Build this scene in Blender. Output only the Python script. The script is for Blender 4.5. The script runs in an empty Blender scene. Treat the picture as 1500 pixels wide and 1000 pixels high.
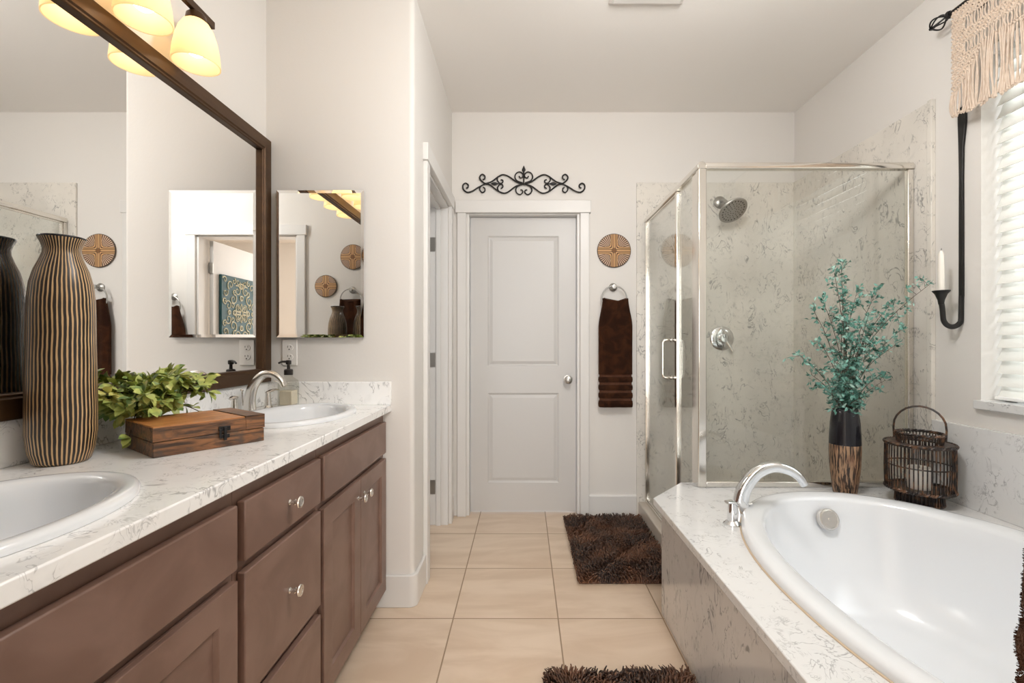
import bpy, bmesh, math, random
import numpy as np
from mathutils import Vector, Matrix
random.seed(7)
rng = np.random.default_rng(7)
PI = math.pi
sc = bpy.context.scene
COL = sc.collection

# ------------------------------------------------------------------ camera, light, exposure
EYE = 1.165
cam_d = bpy.data.cameras.new('camera')
cam = bpy.data.objects.new('camera', cam_d)
COL.objects.link(cam)
cam.location = (0, 0, EYE)
cam.rotation_euler = (PI / 2, 0, 0)
cam_d.sensor_width = 36
cam_d.lens = 690 / 1500 * 36
cam_d.shift_x = -18 / 1500
cam_d.shift_y = 3 / 1500
cam_d.clip_start = 0.01
sc.camera = cam

sc.view_settings.view_transform = 'Standard'
sc.view_settings.look = 'None'
sc.view_settings.gamma = 1
sc.view_settings.use_curve_mapping = False
sc.view_settings.exposure = -0.14
sc.cycles.max_bounces = 14
sc.cycles.diffuse_bounces = 7
sc.cycles.glossy_bounces = 8
sc.cycles.transparent_max_bounces = 24
sc.cycles.transmission_bounces = 8
sc.cycles.caustics_reflective = False
sc.cycles.caustics_refractive = False
sc.cycles.sample_clamp_indirect = 6
sc.cycles.use_denoising = True

world = bpy.data.worlds.new('sky')
sc.world = world
world.use_nodes = True
bg = world.node_tree.nodes['Background']
bg.inputs[0].default_value = (0.86, 0.93, 1.0, 1)
bg.inputs[1].default_value = 2.2


def area(name, loc, rot, sx, sy, watts, color):
    l = bpy.data.lights.new(name, 'AREA')
    l.shape = 'RECTANGLE'
    l.size, l.size_y = sx, sy
    l.energy = watts
    l.color = color
    o = bpy.data.objects.new(name, l)
    COL.objects.link(o)
    o.location = loc
    o.rotation_euler = rot
    return o


# daylight outside the bath window; unseen fill light added beyond the doorway
area('daylight_bath_window', (2.45, 1.22, 1.75), (0, PI / 2, 0), 1.7, 1.7, 56, (0.96, 0.98, 1.0))
area('added_bedroom_fill', (-0.40, -2.85, 1.35), (PI / 2, 0, 0), 2.4, 2.3, 150, (1.0, 0.985, 0.97))
# unseen fill lamp added below the ceiling to even out the light
for loc, watts in (((0.52, 1.18, 2.40), 52),):
    pl_ = bpy.data.lights.new('added_fill_lamp', 'POINT')
    pl_.energy = watts
    pl_.color = (1.0, 0.985, 0.965)
    pl_.shadow_soft_size = 0.15
    po_ = bpy.data.objects.new('added_fill_lamp', pl_)
    COL.objects.link(po_)
    po_.location = loc
BULB = 9.0


# ------------------------------------------------------------------ node helpers
def new_mat(name):
    m = bpy.data.materials.new(name)
    m.use_nodes = True
    nt = m.node_tree
    return m, nt, nt.nodes['Principled BSDF']


def P(name, color, rough=0.5, metal=0.0, spec=0.5, coat=0.0):
    m, nt, b = new_mat(name)
    b.inputs['Base Color'].default_value = (*color, 1)
    b.inputs['Roughness'].default_value = rough
    b.inputs['Metallic'].default_value = metal
    b.inputs['Specular IOR Level'].default_value = spec
    b.inputs['Coat Weight'].default_value = coat
    return m


class NB:
    def __init__(s, nt):
        s.nt = nt

    def n(s, t, **kw):
        nd = s.nt.nodes.new(t)
        for k, v in kw.items():
            setattr(nd, k, v)
        return nd

    def put(s, sock, v):
        if hasattr(v, 'is_output'):
            s.nt.links.new(v, sock)
        elif isinstance(v, (tuple, list)) and len(v) == 3 and sock.type == 'RGBA':
            sock.default_value = (*v, 1)
        else:
            sock.default_value = v

    def obj(s):
        return s.n('ShaderNodeTexCoord').outputs['Object']

    def math(s, op, a, b=0.0, c=None):
        nd = s.n('ShaderNodeMath', operation=op)
        s.put(nd.inputs[0], a)
        s.put(nd.inputs[1], b)
        if c is not None:
            s.put(nd.inputs[2], c)
        return nd.outputs[0]

    def noise(s, vec, scale, detail=2.0, dist=0.0, rough=0.5):
        nd = s.n('ShaderNodeTexNoise')
        s.put(nd.inputs['Vector'], vec)
        nd.inputs['Scale'].default_value = scale
        nd.inputs['Detail'].default_value = detail
        nd.inputs['Distortion'].default_value = dist
        nd.inputs['Roughness'].default_value = rough
        return nd.outputs[0]

    def smooth(s, v, lo, hi, a=0.0, b=1.0):
        nd = s.n('ShaderNodeMapRange', interpolation_type='SMOOTHSTEP')
        s.put(nd.inputs[0], v)
        for i, x in enumerate((lo, hi, a, b)):
            nd.inputs[i + 1].default_value = x
        return nd.outputs[0]

    def mix(s, f, a, b):
        nd = s.n('ShaderNodeMix', data_type='RGBA')
        s.put(nd.inputs[0], f)
        s.put(nd.inputs[6], a)
        s.put(nd.inputs[7], b)
        return nd.outputs[2]

    def sep(s, v):
        nd = s.n('ShaderNodeSeparateXYZ')
        s.put(nd.inputs[0], v)
        return nd.outputs

    def comb(s, x, y, z):
        nd = s.n('ShaderNodeCombineXYZ')
        for i, q in enumerate((x, y, z)):
            s.put(nd.inputs[i], q)
        return nd.outputs[0]

    def scale(s, v, xyz):
        nd = s.n('ShaderNodeVectorMath', operation='MULTIPLY')
        s.put(nd.inputs[0], v)
        nd.inputs[1].default_value = xyz
        return nd.outputs[0]

    def bump(s, b, h, strength=0.3, dist=0.01):
        nd = s.n('ShaderNodeBump')
        nd.inputs['Strength'].default_value = strength
        nd.inputs['Distance'].default_value = dist
        s.put(nd.inputs['Height'], h)
        s.nt.links.new(nd.outputs[0], b.inputs['Normal'])


def wall_paint(name, color):
    m, nt, b = new_mat(name)
    q = NB(nt)
    v = q.obj()
    q.put(b.inputs['Base Color'], q.mix(q.noise(v, 1.3, 1), tuple(c * 0.985 for c in color), color))
    b.inputs['Roughness'].default_value = 0.62
    b.inputs['Specular IOR Level'].default_value = 0.25
    q.bump(b, q.noise(v, 85, 2), 0.06, 0.004)
    return m


def marble(name, base, vein, rough=0.14, amount=1.0, cloud=0.05, stretch=0.75):
    m, nt, b = new_mat(name)
    q = NB(nt)
    v = q.obj()
    cl = q.noise(v, 2.6, 3)
    col = q.mix(q.smooth(cl, 0.35, 0.68), base, tuple(c * (1 - cloud) for c in base))
    va = q.scale(v, (1.0, 1.0, stretch))
    n1 = q.noise(va, 12.0, 3, 1.4, 0.55)
    r1 = q.smooth(q.math('ABSOLUTE', q.math('SUBTRACT', n1, 0.5)), 0.0, 0.024, 1.0, 0.0)
    m1 = q.smooth(q.noise(q.scale(v, (1.1, 0.9, 1.0)), 8.5, 2, 0.6), 0.50, 0.60)
    n2 = q.noise(va, 31.0, 2, 2.2)
    r2 = q.smooth(q.math('ABSOLUTE', q.math('SUBTRACT', n2, 0.52)), 0.0, 0.04, 1.0, 0.0)
    m2 = q.smooth(q.noise(v, 17.0, 2, 1.0), 0.52, 0.63)
    f = q.math('MAXIMUM', q.math('MULTIPLY', q.math('MULTIPLY', r1, m1), 0.85 * amount),
               q.math('MULTIPLY', q.math('MULTIPLY', r2, m2), 0.6 * amount))
    haze = q.math('MULTIPLY', q.smooth(q.noise(v, 14.0, 3, 1.0), 0.56, 0.78), 0.22 * amount)
    col = q.mix(haze, col, vein)
    q.put(b.inputs['Base Color'], q.mix(f, col, tuple(c * 0.55 for c in vein)))
    b.inputs['Roughness'].default_value = rough
    return m


def tile_floor():
    m, nt, b = new_mat('beige_tile')
    q = NB(nt)
    v = q.obj()
    s = q.sep(v)
    T = 0.4445
    tx = q.math('DIVIDE', q.math('SUBTRACT', s[0], 0.1433), T)
    ty = q.math('DIVIDE', q.math('SUBTRACT', s[1], 1.9966), T)
    ix, iy = q.math('FLOOR', tx), q.math('FLOOR', ty)
    fx = q.math('ABSOLUTE', q.math('SUBTRACT', q.math('FRACT', tx), 0.5))
    fy = q.math('ABSOLUTE', q.math('SUBTRACT', q.math('FRACT', ty), 0.5))
    e = q.math('MAXIMUM', fx, fy)
    g = q.smooth(e, 0.4925, 0.4955)
    wn = q.n('ShaderNodeTexWhiteNoise', noise_dimensions='2D')
    q.put(wn.inputs[0], q.comb(ix, iy, 0.0))
    off = q.comb(q.math('MULTIPLY', wn.outputs[0], 9.0), q.math('MULTIPLY', wn.outputs[0], 5.0), 0.0)
    ad = q.n('ShaderNodeVectorMath', operation='ADD')
    q.put(ad.inputs[0], q.scale(v, (1.1, 4.2, 1.0)))
    q.put(ad.inputs[1], off)
    st = q.noise(ad.outputs[0], 1.6, 4, 0.8, 0.55)
    c = q.mix(q.smooth(st, 0.33, 0.68), (0.62, 0.475, 0.345), (0.74, 0.60, 0.465))
    c = q.mix(q.math('MULTIPLY', wn.outputs[0], 0.22), c, (0.60, 0.47, 0.36))
    q.put(b.inputs['Base Color'], q.mix(g, c, (0.33, 0.235, 0.155)))
    q.put(b.inputs['Roughness'], q.smooth(g, 0, 1, 0.28, 0.8))
    q.bump(b, q.math('SUBTRACT', 1.0, g), 0.35, 0.003)
    return m


def brown_cabinet():
    m, nt, b = new_mat('brown_cabinet')
    q = NB(nt)
    v = q.obj()
    g = q.noise(q.scale(v, (9, 2.0, 2.6)), 3.0, 4, 0.6)
    q.put(b.inputs['Base Color'], q.mix(q.smooth(g, 0.3, 0.72), (0.165, 0.095, 0.070), (0.225, 0.138, 0.107)))
    b.inputs['Roughness'].default_value = 0.38
    return m


def vase_stripes():
    m, nt, b = new_mat('striped_vase')
    q = NB(nt)
    v = q.obj()
    s = q.sep(v)
    ang = q.math('ARCTAN2', s[1], s[0])
    wob = q.math('MULTIPLY', q.math('SUBTRACT', q.noise(q.scale(v, (1, 1, 1)), 14, 2), 0.5), 0.10)
    w = q.math('SINE', q.math('MULTIPLY', q.math('ADD', ang, wob), 46.0))
    thin = q.noise(v, 30, 2)
    st = q.smooth(q.math('ADD', w, q.math('MULTIPLY', q.math('SUBTRACT', thin, 0.5), 0.9)), 0.22, 0.55)
    tan = q.mix(q.noise(v, 9, 2), (0.42, 0.23, 0.085), (0.78, 0.54, 0.29))
    c = q.mix(st, (0.022, 0.014, 0.010), tan)
    q.put(b.inputs['Base Color'], c)
    b.inputs['Roughness'].default_value = 0.36
    q.bump(b, q.math('SUBTRACT', 1.0, st), 0.5, 0.003)
    return m


def aged_wood(name, top=False):
    m, nt, b = new_mat(name)
    q = NB(nt)
    v = q.obj()
    g = q.noise(q.scale(v, (2.0, 16.0, 16.0)), 4, 5, 0.9, 0.62)
    pt = q.noise(v, 22, 3, 0.8)
    if top:
        c = q.mix(q.smooth(g, 0.3, 0.7), (0.34, 0.125, 0.034), (0.56, 0.245, 0.075))
        c = q.mix(q.smooth(pt, 0.60, 0.75, 0, 0.6), c, (0.13, 0.05, 0.018))
    else:
        c = q.mix(q.smooth(g, 0.35, 0.68), (0.050, 0.026, 0.016), (0.30, 0.13, 0.05))
        c = q.mix(q.smooth(pt, 0.52, 0.70, 0, 0.75), c, (0.075, 0.050, 0.036))
    q.put(b.inputs['Base Color'], c)
    b.inputs['Roughness'].default_value = 0.42
    q.bump(b, g, 0.35, 0.004)
    return m


def streak_wood():
    m, nt, b = new_mat('streaked_brown_vase')
    q = NB(nt)
    v = q.obj()
    g = q.noise(q.scale(v, (30, 30, 3.0)), 5, 3, 0.2)
    pt = q.noise(q.scale(v, (8, 8, 4)), 3, 3)
    c = q.mix(q.smooth(g, 0.44, 0.56), (0.022, 0.013, 0.009), (0.33, 0.20, 0.115))
    c = q.mix(q.smooth(pt, 0.45, 0.7, 0, 0.55), c, (0.13, 0.05, 0.022))
    q.put(b.inputs['Base Color'], c)
    b.inputs['Roughness'].default_value = 0.5
    q.bump(b, g, 0.5, 0.004)
    return m


def carved_disc():
    m, nt, b = new_mat('carved_wood_disc')
    q = NB(nt)
    s = q.sep(q.obj())
    ax, az = q.math('ABSOLUTE', s[0]), q.math('ABSOLUTE', s[2])
    inv = q.math('ADD', q.math('POWER', q.math('ADD', ax, 1e-4), -2.2), q.math('POWER', q.math('ADD', az, 1e-4), -2.2))
    g = q.math('POWER', inv, -1 / 2.2)
    near = q.math('LESS_THAN', g, 0.024)
    w1 = q.math('SINE', q.math('MULTIPLY', g, 2 * PI / 0.0088))
    d = q.math('SUBTRACT', q.math('MAXIMUM', ax, az), q.math('MULTIPLY', q.math('MINIMUM', ax, az), 0.0))
    ang = q.math('ARCTAN2', q.math('SUBTRACT', az, 0.012), q.math('SUBTRACT', ax, 0.012))
    w2 = q.math('SINE', q.math('MULTIPLY', ang, 40.0))
    w = q.math('ADD', q.math('MULTIPLY', near, w1), q.math('MULTIPLY', q.math('SUBTRACT', 1.0, near), w2))
    f = q.smooth(w, -0.5, 0.4)
    base = q.mix(near, (0.56, 0.40, 0.29), (0.62, 0.36, 0.16))
    core = q.math('LESS_THAN', q.math('ADD', q.math('POWER', q.math('ADD', ax, 1e-5), 0.7), q.math('POWER', q.math('ADD', az, 1e-5), 0.7)), 0.072)
    c = q.mix(f, (0.085, 0.036, 0.016), base)
    c = q.mix(core, c, (0.20, 0.09, 0.03))
    q.put(b.inputs['Base Color'], c)
    b.inputs['Roughness'].default_value = 0.6
    q.bump(b, f, 0.5, 0.002)
    return m


def terry(name, c0, c1, scale=260):
    m, nt, b = new_mat(name)
    q = NB(nt)
    v = q.obj()
    n = q.noise(v, scale, 2)
    big = q.noise(v, 14, 3, 0.8)
    c = q.mix(q.smooth(big, 0.35, 0.7), c0, c1)
    q.put(b.inputs['Base Color'], c)
    b.inputs['Roughness'].default_value = 0.95
    b.inputs['Specular IOR Level'].default_value = 0.1
    b.inputs['Sheen Weight'].default_value = 0.15
    b.inputs['Sheen Tint'].default_value = (0.8, 0.5, 0.35, 1)
    q.bump(b, n, 0.6, 0.006)
    return m


def shag():
    m, nt, b = new_mat('brown_shag')
    q = NB(nt)
    v = q.obj()
    c = q.mix(q.smooth(q.noise(v, 5.5, 3, 0.6), 0.38, 0.66), (0.024, 0.011, 0.007), (0.13, 0.054, 0.026))
    c = q.mix(q.smooth(q.noise(v, 110, 1), 0.50, 0.68, 0, 0.7), c, (0.20, 0.095, 0.05))
    q.put(b.inputs['Base Color'], c)
    b.inputs['Roughness'].default_value = 0.45
    return m


def leaf_mat(name, c0, c1, c2):
    m, nt, b = new_mat(name)
    q = NB(nt)
    v = q.obj()
    n = q.noise(v, 34, 1)
    c = q.mix(q.smooth(n, 0.36, 0.52), c0, c1)
    c = q.mix(q.smooth(q.noise(v, 21, 1, 0.5), 0.55, 0.68), c, c2)
    q.put(b.inputs['Base Color'], c)
    b.inputs['Roughness'].default_value = 0.4
    return m


def wicker_mat():
    m, nt, b = new_mat('dark_wicker')
    q = NB(nt)
    v = q.obj()
    c = q.mix(q.smooth(q.noise(v, 40, 2), 0.45, 0.72), (0.020, 0.013, 0.011), (0.16, 0.075, 0.035))
    q.put(b.inputs['Base Color'], c)
    b.inputs['Roughness'].default_value = 0.35
    return m


def cord_mat():
    m, nt, b = new_mat('cream_cord')
    q = NB(nt)
    v = q.obj()
    c = q.mix(q.noise(v, 60, 2), (0.55, 0.43, 0.335), (0.74, 0.635, 0.535))
    q.put(b.inputs['Base Color'], c)
    b.inputs['Roughness'].default_value = 0.9
    q.bump(b, q.noise(v, 500, 1), 0.4, 0.002)
    return m


def glass_mat(name, tint, fres=0.04):
    m = bpy.data.materials.new(name)
    m.use_nodes = True
    nt = m.node_tree
    nt.nodes.remove(nt.nodes['Principled BSDF'])
    q = NB(nt)
    t = q.n('ShaderNodeBsdfTransparent')
    t.inputs[0].default_value = (*tint, 1)
    g = q.n('ShaderNodeBsdfGlossy')
    g.inputs['Roughness'].default_value = 0.0
    lw = q.n('ShaderNodeLayerWeight')
    lw.inputs[0].default_value = 0.5
    schlick = q.math('ADD', fres, q.math('MULTIPLY', 1 - fres, q.math('POWER', lw.outputs['Facing'], 5.0)))
    mx = q.n('ShaderNodeMixShader')
    nt.links.new(schlick, mx.inputs[0])
    nt.links.new(t.outputs[0], mx.inputs[1])
    nt.links.new(g.outputs[0], mx.inputs[2])
    nt.links.new(mx.outputs[0], nt.nodes['Material Output'].inputs[0])
    return m


def translucent_mat(name, diff, trans, fac, emit=None, estr=0.0):
    m = bpy.data.materials.new(name)
    m.use_nodes = True
    nt = m.node_tree
    b = nt.nodes['Principled BSDF']
    b.inputs['Base Color'].default_value = (*diff, 1)
    b.inputs['Roughness'].default_value = 0.35
    if emit:
        b.inputs['Emission Color'].default_value = (*emit, 1)
        b.inputs['Emission Strength'].default_value = estr
    q = NB(nt)
    t = q.n('ShaderNodeBsdfTranslucent')
    t.inputs[0].default_value = (*trans, 1)
    mx = q.n('ShaderNodeMixShader')
    mx.inputs[0].default_value = fac
    nt.links.new(b.outputs[0], mx.inputs[1])
    nt.links.new(t.outputs[0], mx.inputs[2])
    nt.links.new(mx.outputs[0], nt.nodes['Material Output'].inputs[0])
    return m


def emit_mat(name, color, strength):
    m, nt, b = new_mat(name)
    b.inputs['Base Color'].default_value = (0.9, 0.9, 0.9, 1)
    b.inputs['Emission Color'].default_value = (*color, 1)
    b.inputs['Emission Strength'].default_value = strength
    return m


def bronze_mat():
    m, nt, b = new_mat('bronze_frame')
    q = NB(nt)
    v = q.obj()
    n = q.noise(q.scale(v, (6, 1.0, 6)), 6, 4, 0.4)
    q.put(b.inputs['Base Color'], q.mix(n, (0.045, 0.021, 0.009), (0.10, 0.050, 0.020)))
    b.inputs['Metallic'].default_value = 0.55
    b.inputs['Roughness'].default_value = 0.36
    return m


M = dict(
    wall=wall_paint('warm_white_wall', (0.735, 0.712, 0.682)),
    ceil=wall_paint('ceiling_paint', (0.86, 0.836, 0.806)),
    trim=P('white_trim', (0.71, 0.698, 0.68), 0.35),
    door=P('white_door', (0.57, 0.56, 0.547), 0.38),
    tile=tile_floor(),
    counter=marble('counter_marble', (0.95, 0.95, 0.945), (0.40, 0.405, 0.42), 0.16, 0.72),
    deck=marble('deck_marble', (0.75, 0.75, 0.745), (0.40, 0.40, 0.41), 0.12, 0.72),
    shower=marble('shower_marble', (0.76, 0.725, 0.665), (0.30, 0.295, 0.28), 0.2, 0.82, 0.12, 0.55),
    curb=P('beige_curb', (0.60, 0.53, 0.45), 0.3),
    cab=brown_cabinet(),
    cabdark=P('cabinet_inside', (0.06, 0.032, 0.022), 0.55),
    nickel=P('satin_nickel', (0.72, 0.69, 0.65), 0.22, 1.0),
    brushed=P('brushed_steel', (0.42, 0.41, 0.39), 0.35, 1.0),
    chrome=P('chrome', (0.82, 0.83, 0.84), 0.06, 1.0),
    frame=P('shower_frame', (0.78, 0.75, 0.70), 0.13, 1.0),
    mirror=P('mirror_glass', (0.93, 0.93, 0.92), 0.0, 1.0),
    bronze=bronze_mat(),
    bronze_dark=P('dark_bronze', (0.05, 0.024, 0.011), 0.35, 0.5),
    iron=P('black_iron', (0.012, 0.011, 0.011), 0.42, 0.3),
    black=P('black_gloss', (0.008, 0.008, 0.011), 0.18),
    blackplastic=P('dark_pump', (0.02, 0.016, 0.014), 0.3, 0.3),
    porcelain=P('porcelain', (0.79, 0.81, 0.835), 0.13, 0, 0.5, 0.3),
    plastic=P('white_plastic', (0.82, 0.80, 0.77), 0.35),
    slot=P('dark_slot', (0.05, 0.045, 0.04), 0.6),
    shade=translucent_mat('amber_white_shade', (0.85, 0.78, 0.62), (1.0, 0.86, 0.60), 0.6, (1.0, 0.80, 0.48), 0.42),
    bulb=emit_mat('bulb_glow', (1.0, 0.84, 0.62), BULB),
    glass=glass_mat('shower_glass', (0.972, 0.982, 0.972)),
    pane=glass_mat('window_pane_glass', (0.97, 0.98, 0.98)),
    vase=vase_stripes(),
    boxside=aged_wood('aged_box_side'),
    boxtop=aged_wood('aged_box_top', True),
    streak=streak_wood(),
    disc=carved_disc(),
    towel=terry('brown_terry', (0.022, 0.008, 0.004), (0.048, 0.017, 0.007)),
    band=terry('brown_band', (0.085, 0.036, 0.021), (0.105, 0.046, 0.028), 500),
    shag=shag(),
    leaf=leaf_mat('yellow_green_leaf', (0.15, 0.25, 0.07), (0.46, 0.52, 0.14), (0.66, 0.63, 0.20)),
    teal=leaf_mat('teal_leaf', (0.035, 0.12, 0.085), (0.14, 0.34, 0.28), (0.36, 0.54, 0.47)),
    stem=P('brown_stem', (0.075, 0.055, 0.040), 0.7),
    pot=P('grey_pot', (0.45, 0.42, 0.38), 0.6),
    wicker=wicker_mat(),
    wax=P('ivory_wax', (0.86, 0.82, 0.75), 0.45),
    cord=cord_mat(),
    slat=translucent_mat('white_slat', (0.86, 0.86, 0.83), (0.90, 0.90, 0.87), 0.22),
    vinyl=P('window_vinyl', (0.85, 0.85, 0.84), 0.4),
    teal_canvas=P('teal_canvas', (0.006, 0.055, 0.062), 0.6),
    cream_paint=P('cream_paint', (0.48, 0.45, 0.32), 0.6),
    soap=P('clear_soap', (0.80, 0.72, 0.58), 0.25),
    bottle=glass_mat('bottle_glass', (0.90, 0.90, 0.87), 0.05),
    caulk=P('tan_caulk', (0.58, 0.46, 0.33), 0.6),
)


# ------------------------------------------------------------------ geometry helpers
class MB:
    def __init__(s):
        s.v, s.f = [], []

    def add(s, vs, fs):
        o = len(s.v)
        s.v += [tuple(p) for p in vs]
        s.f += [tuple(i + o for i in f) for f in fs]
        return s

    def box(s, x0, x1, y0, y1, z0, z1):
        x0, x1 = sorted((x0, x1)); y0, y1 = sorted((y0, y1)); z0, z1 = sorted((z0, z1))
        return s.add([(x, y, z) for x in (x0, x1) for y in (y0, y1) for z in (z0, z1)],
                     [(0, 1, 3, 2), (4, 6, 7, 5), (0, 4, 5, 1), (2, 3, 7, 6), (0, 2, 6, 4), (1, 5, 7, 3)])

    def prism(s, poly, z0, z1, axis='z'):
        def mk(p, z):
            if axis == 'z': return (p[0], p[1], z)
            if axis == 'x': return (z, p[0], p[1])
            return (p[0], z, p[1])
        n = len(poly)
        vs = [mk(p, z0) for p in poly] + [mk(p, z1) for p in poly]
        return s.add(vs, [tuple(range(n))[::-1], tuple(range(n, 2 * n))] + [(i, (i + 1) % n, n + (i + 1) % n, n + i) for i in range(n)])

    def tube(s, pts, r, n=10, cap=True, flat=None):
        pts = [Vector(p) for p in pts]
        R = r if isinstance(r, (list, tuple, np.ndarray)) else [r] * len(pts)
        up = None
        rings = []
        for i, p in enumerate(pts):
            t = (pts[min(i + 1, len(pts) - 1)] - pts[max(i - 1, 0)])
            t = t.normalized() if t.length > 1e-9 else Vector((0, 0, 1))
            if up is None:
                a = Vector((0, 0, 1)) if abs(t.z) < 0.9 else Vector((1, 0, 0))
                up = (a - t * a.dot(t)).normalized()
            else:
                up = up - t * up.dot(t)
                up = up.normalized() if up.length > 1e-6 else Vector((1, 0, 0))
            sd = t.cross(up)
            fl = flat or (1, 1)
            rings.append([p + up * (math.cos(2 * PI * k / n) * R[i] * fl[0]) + sd * (math.sin(2 * PI * k / n) * R[i] * fl[1]) for k in range(n)])
        vs = [q for rg in rings for q in rg]
        fs = []
        for i in range(len(pts) - 1):
            for k in range(n):
                fs.append((i * n + k, i * n + (k + 1) % n, (i + 1) * n + (k + 1) % n, (i + 1) * n + k))
        if cap:
            fs.append(tuple(range(n))[::-1])
            fs.append(tuple((len(pts) - 1) * n + k for k in range(n)))
        return s.add(vs, fs)

    def lathe(s, prof, c, axis=(0, 0, 1), n=40, sx=1.0, sy=1.0):
        """prof: list of (radius, height along axis); a radius of 0 closes the end"""
        ax = Vector(axis).normalized()
        a = Vector((1, 0, 0)) if abs(ax.z) > 0.9 else Vector((0, 0, 1))
        u = (a - ax * a.dot(ax)).normalized()
        w = ax.cross(u)
        c = Vector(c)
        vs, rows, fs = [], [], []
        for r, h in prof:
            if r <= 1e-6:
                rows.append([len(vs)]); vs.append(c + ax * h)
            else:
                rows.append([len(vs) + k for k in range(n)])
                for k in range(n):
                    th = 2 * PI * k / n
                    vs.append(c + ax * h + u * (math.cos(th) * r * sx) + w * (math.sin(th) * r * sy))
        for a_, b_ in zip(rows, rows[1:]):
            for k in range(n):
                k2 = (k + 1) % n
                if len(a_) == 1 and len(b_) == 1: continue
                if len(a_) == 1: fs.append((a_[0], b_[k2], b_[k]))
                elif len(b_) == 1: fs.append((a_[k], a_[k2], b_[0]))
                else: fs.append((a_[k], a_[k2], b_[k2], b_[k]))
        return s.add(vs, fs)

    def sphere(s, c, r, n=12, m=8, sc=(1, 1, 1)):
        prof = [(math.sin(PI * i / m), -math.cos(PI * i / m)) for i in range(m + 1)]
        prof[0] = (0, -1); prof[-1] = (0, 1)
        o = len(s.v)
        s.lathe(prof, (0, 0, 0), (0, 0, 1), n)
        for i in range(o, len(s.v)):
            p = s.v[i]
            s.v[i] = (c[0] + p[0] * r * sc[0], c[1] + p[1] * r * sc[1], c[2] + p[2] * r * sc[2])
        return s

    def torus(s, c, R, r, axis=(0, 0, 1), n=40, m=10, sx=1, sy=1):
        ax = Vector(axis).normalized()
        a = Vector((1, 0, 0)) if abs(ax.z) > 0.9 else Vector((0, 0, 1))
        u = (a - ax * a.dot(ax)).normalized(); w = ax.cross(u); c = Vector(c)
        vs, fs = [], []
        for i in range(n):
            th = 2 * PI * i / n
            d = u * math.cos(th) * sx + w * math.sin(th) * sy
            for j in range(m):
                ph = 2 * PI * j / m
                vs.append(c + d * (R + r * math.cos(ph)) + ax * (r * math.sin(ph)))
        for i in range(n):
            for j in range(m):
                fs.append((i * m + j, ((i + 1) % n) * m + j, ((i + 1) % n) * m + (j + 1) % m, i * m + (j + 1) % m))
        return s.add(vs, fs)

    def plate(s, outer, holes, z0, z1):
        bm = bmesh.new()
        loops = []
        for lp in [outer] + holes:
            vs = [bm.verts.new((p[0], p[1], z1)) for p in lp]
            loops.append(vs)
            for i in range(len(vs)):
                bm.edges.new((vs[i], vs[(i + 1) % len(vs)]))
        bmesh.ops.triangle_fill(bm, edges=bm.edges[:], use_beauty=True)
        bm.verts.index_update()
        top = [v.co.copy() for v in bm.verts]
        n = len(top)
        vs = [tuple(p) for p in top] + [(p.x, p.y, z0) for p in top]
        fs = []
        for f in bm.faces:
            ids = [v.index for v in f.verts]
            if f.normal.z < 0: ids = ids[::-1]
            fs.append(tuple(ids)); fs.append(tuple(i + n for i in ids[::-1]))
        for lp in loops:
            ids = [v.index for v in lp]
            for i in range(len(ids)):
                a, b = ids[i], ids[(i + 1) % len(ids)]
                fs.append((a, b, b + n, a + n))
        bm.free()
        return s.add(vs, fs)

    def build(s, name, mat, parent=None, bevel=0.0, smooth=35, segs=2, origin=None, recalc=True):
        base = Vector((0, 0, 0))
        if parent is not None:
            base = OFF[parent.name]
        elif origin is not None:
            base = Vector(origin)
        me = bpy.data.meshes.new(name)
        vs = [(p[0] - base.x, p[1] - base.y, p[2] - base.z) for p in s.v]
        me.from_pydata(vs, [], s.f)
        bm = bmesh.new(); bm.from_mesh(me)
        if recalc:
            bmesh.ops.recalc_face_normals(bm, faces=bm.faces[:])
        if smooth:
            lim = math.radians(smooth)
            for f in bm.faces: f.smooth = True
            for e in bm.edges:
                if len(e.link_faces) == 2 and e.calc_face_angle(0) > lim: e.smooth = False
        bm.to_mesh(me); bm.free()
        me.materials.append(M[mat])
        o = bpy.data.objects.new(name, me)
        COL.objects.link(o)
        if parent is not None:
            o.parent = parent
        else:
            o.location = base
        OFF[o.name] = base
        if bevel:
            b = o.modifiers.new('bevel', 'BEVEL'); b.width = bevel; b.segments = segs
            b.limit_method = 'ANGLE'; b.angle_limit = math.radians(40)
            b.harden_normals = False
        return o


OFF = {}


def thing(name, loc, label, cat, group=None):
    o = bpy.data.objects.new(name, None)
    COL.objects.link(o)
    o.location = loc
    o.empty_display_size = 0.05
    OFF[o.name] = Vector(loc)
    return tag(o, label, cat, group)


def tag(o, label, cat, group=None):
    o['label'] = label; o['category'] = cat
    if group: o['group'] = group
    return o


def struct(o, label=None, cat=None):
    o['kind'] = 'structure'
    if label: o['label'] = label
    if cat: o['category'] = cat
    return o


def sroot(name, loc, label, cat):
    o = thing(name, loc, label, cat); o['kind'] = 'structure'; return o


def catmull(pts, k=8, closed=False):
    p = [Vector(q) for q in pts]
    out = []
    n = len(p)
    for i in range(n - 1):
        p0 = p[max(i - 1, 0)]; p1 = p[i]; p2 = p[i + 1]; p3 = p[min(i + 2, n - 1)]
        for j in range(k):
            t = j / k
            out.append(0.5 * ((2 * p1) + (p2 - p0) * t + (2 * p0 - 5 * p1 + 4 * p2 - p3) * t * t + (3 * p1 - p0 - 3 * p2 + p3) * t ** 3))
    out.append(p[-1])
    return out


def ellipse(cx, cy, a, b, n=64, p=2.0):
    out = []
    for k in range(n):
        t = 2 * PI * k / n
        c, s_ = math.cos(t), math.sin(t)
        out.append((cx + a * math.copysign(abs(c) ** (2 / p), c), cy + b * math.copysign(abs(s_) ** (2 / p), s_)))
    return out


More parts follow.
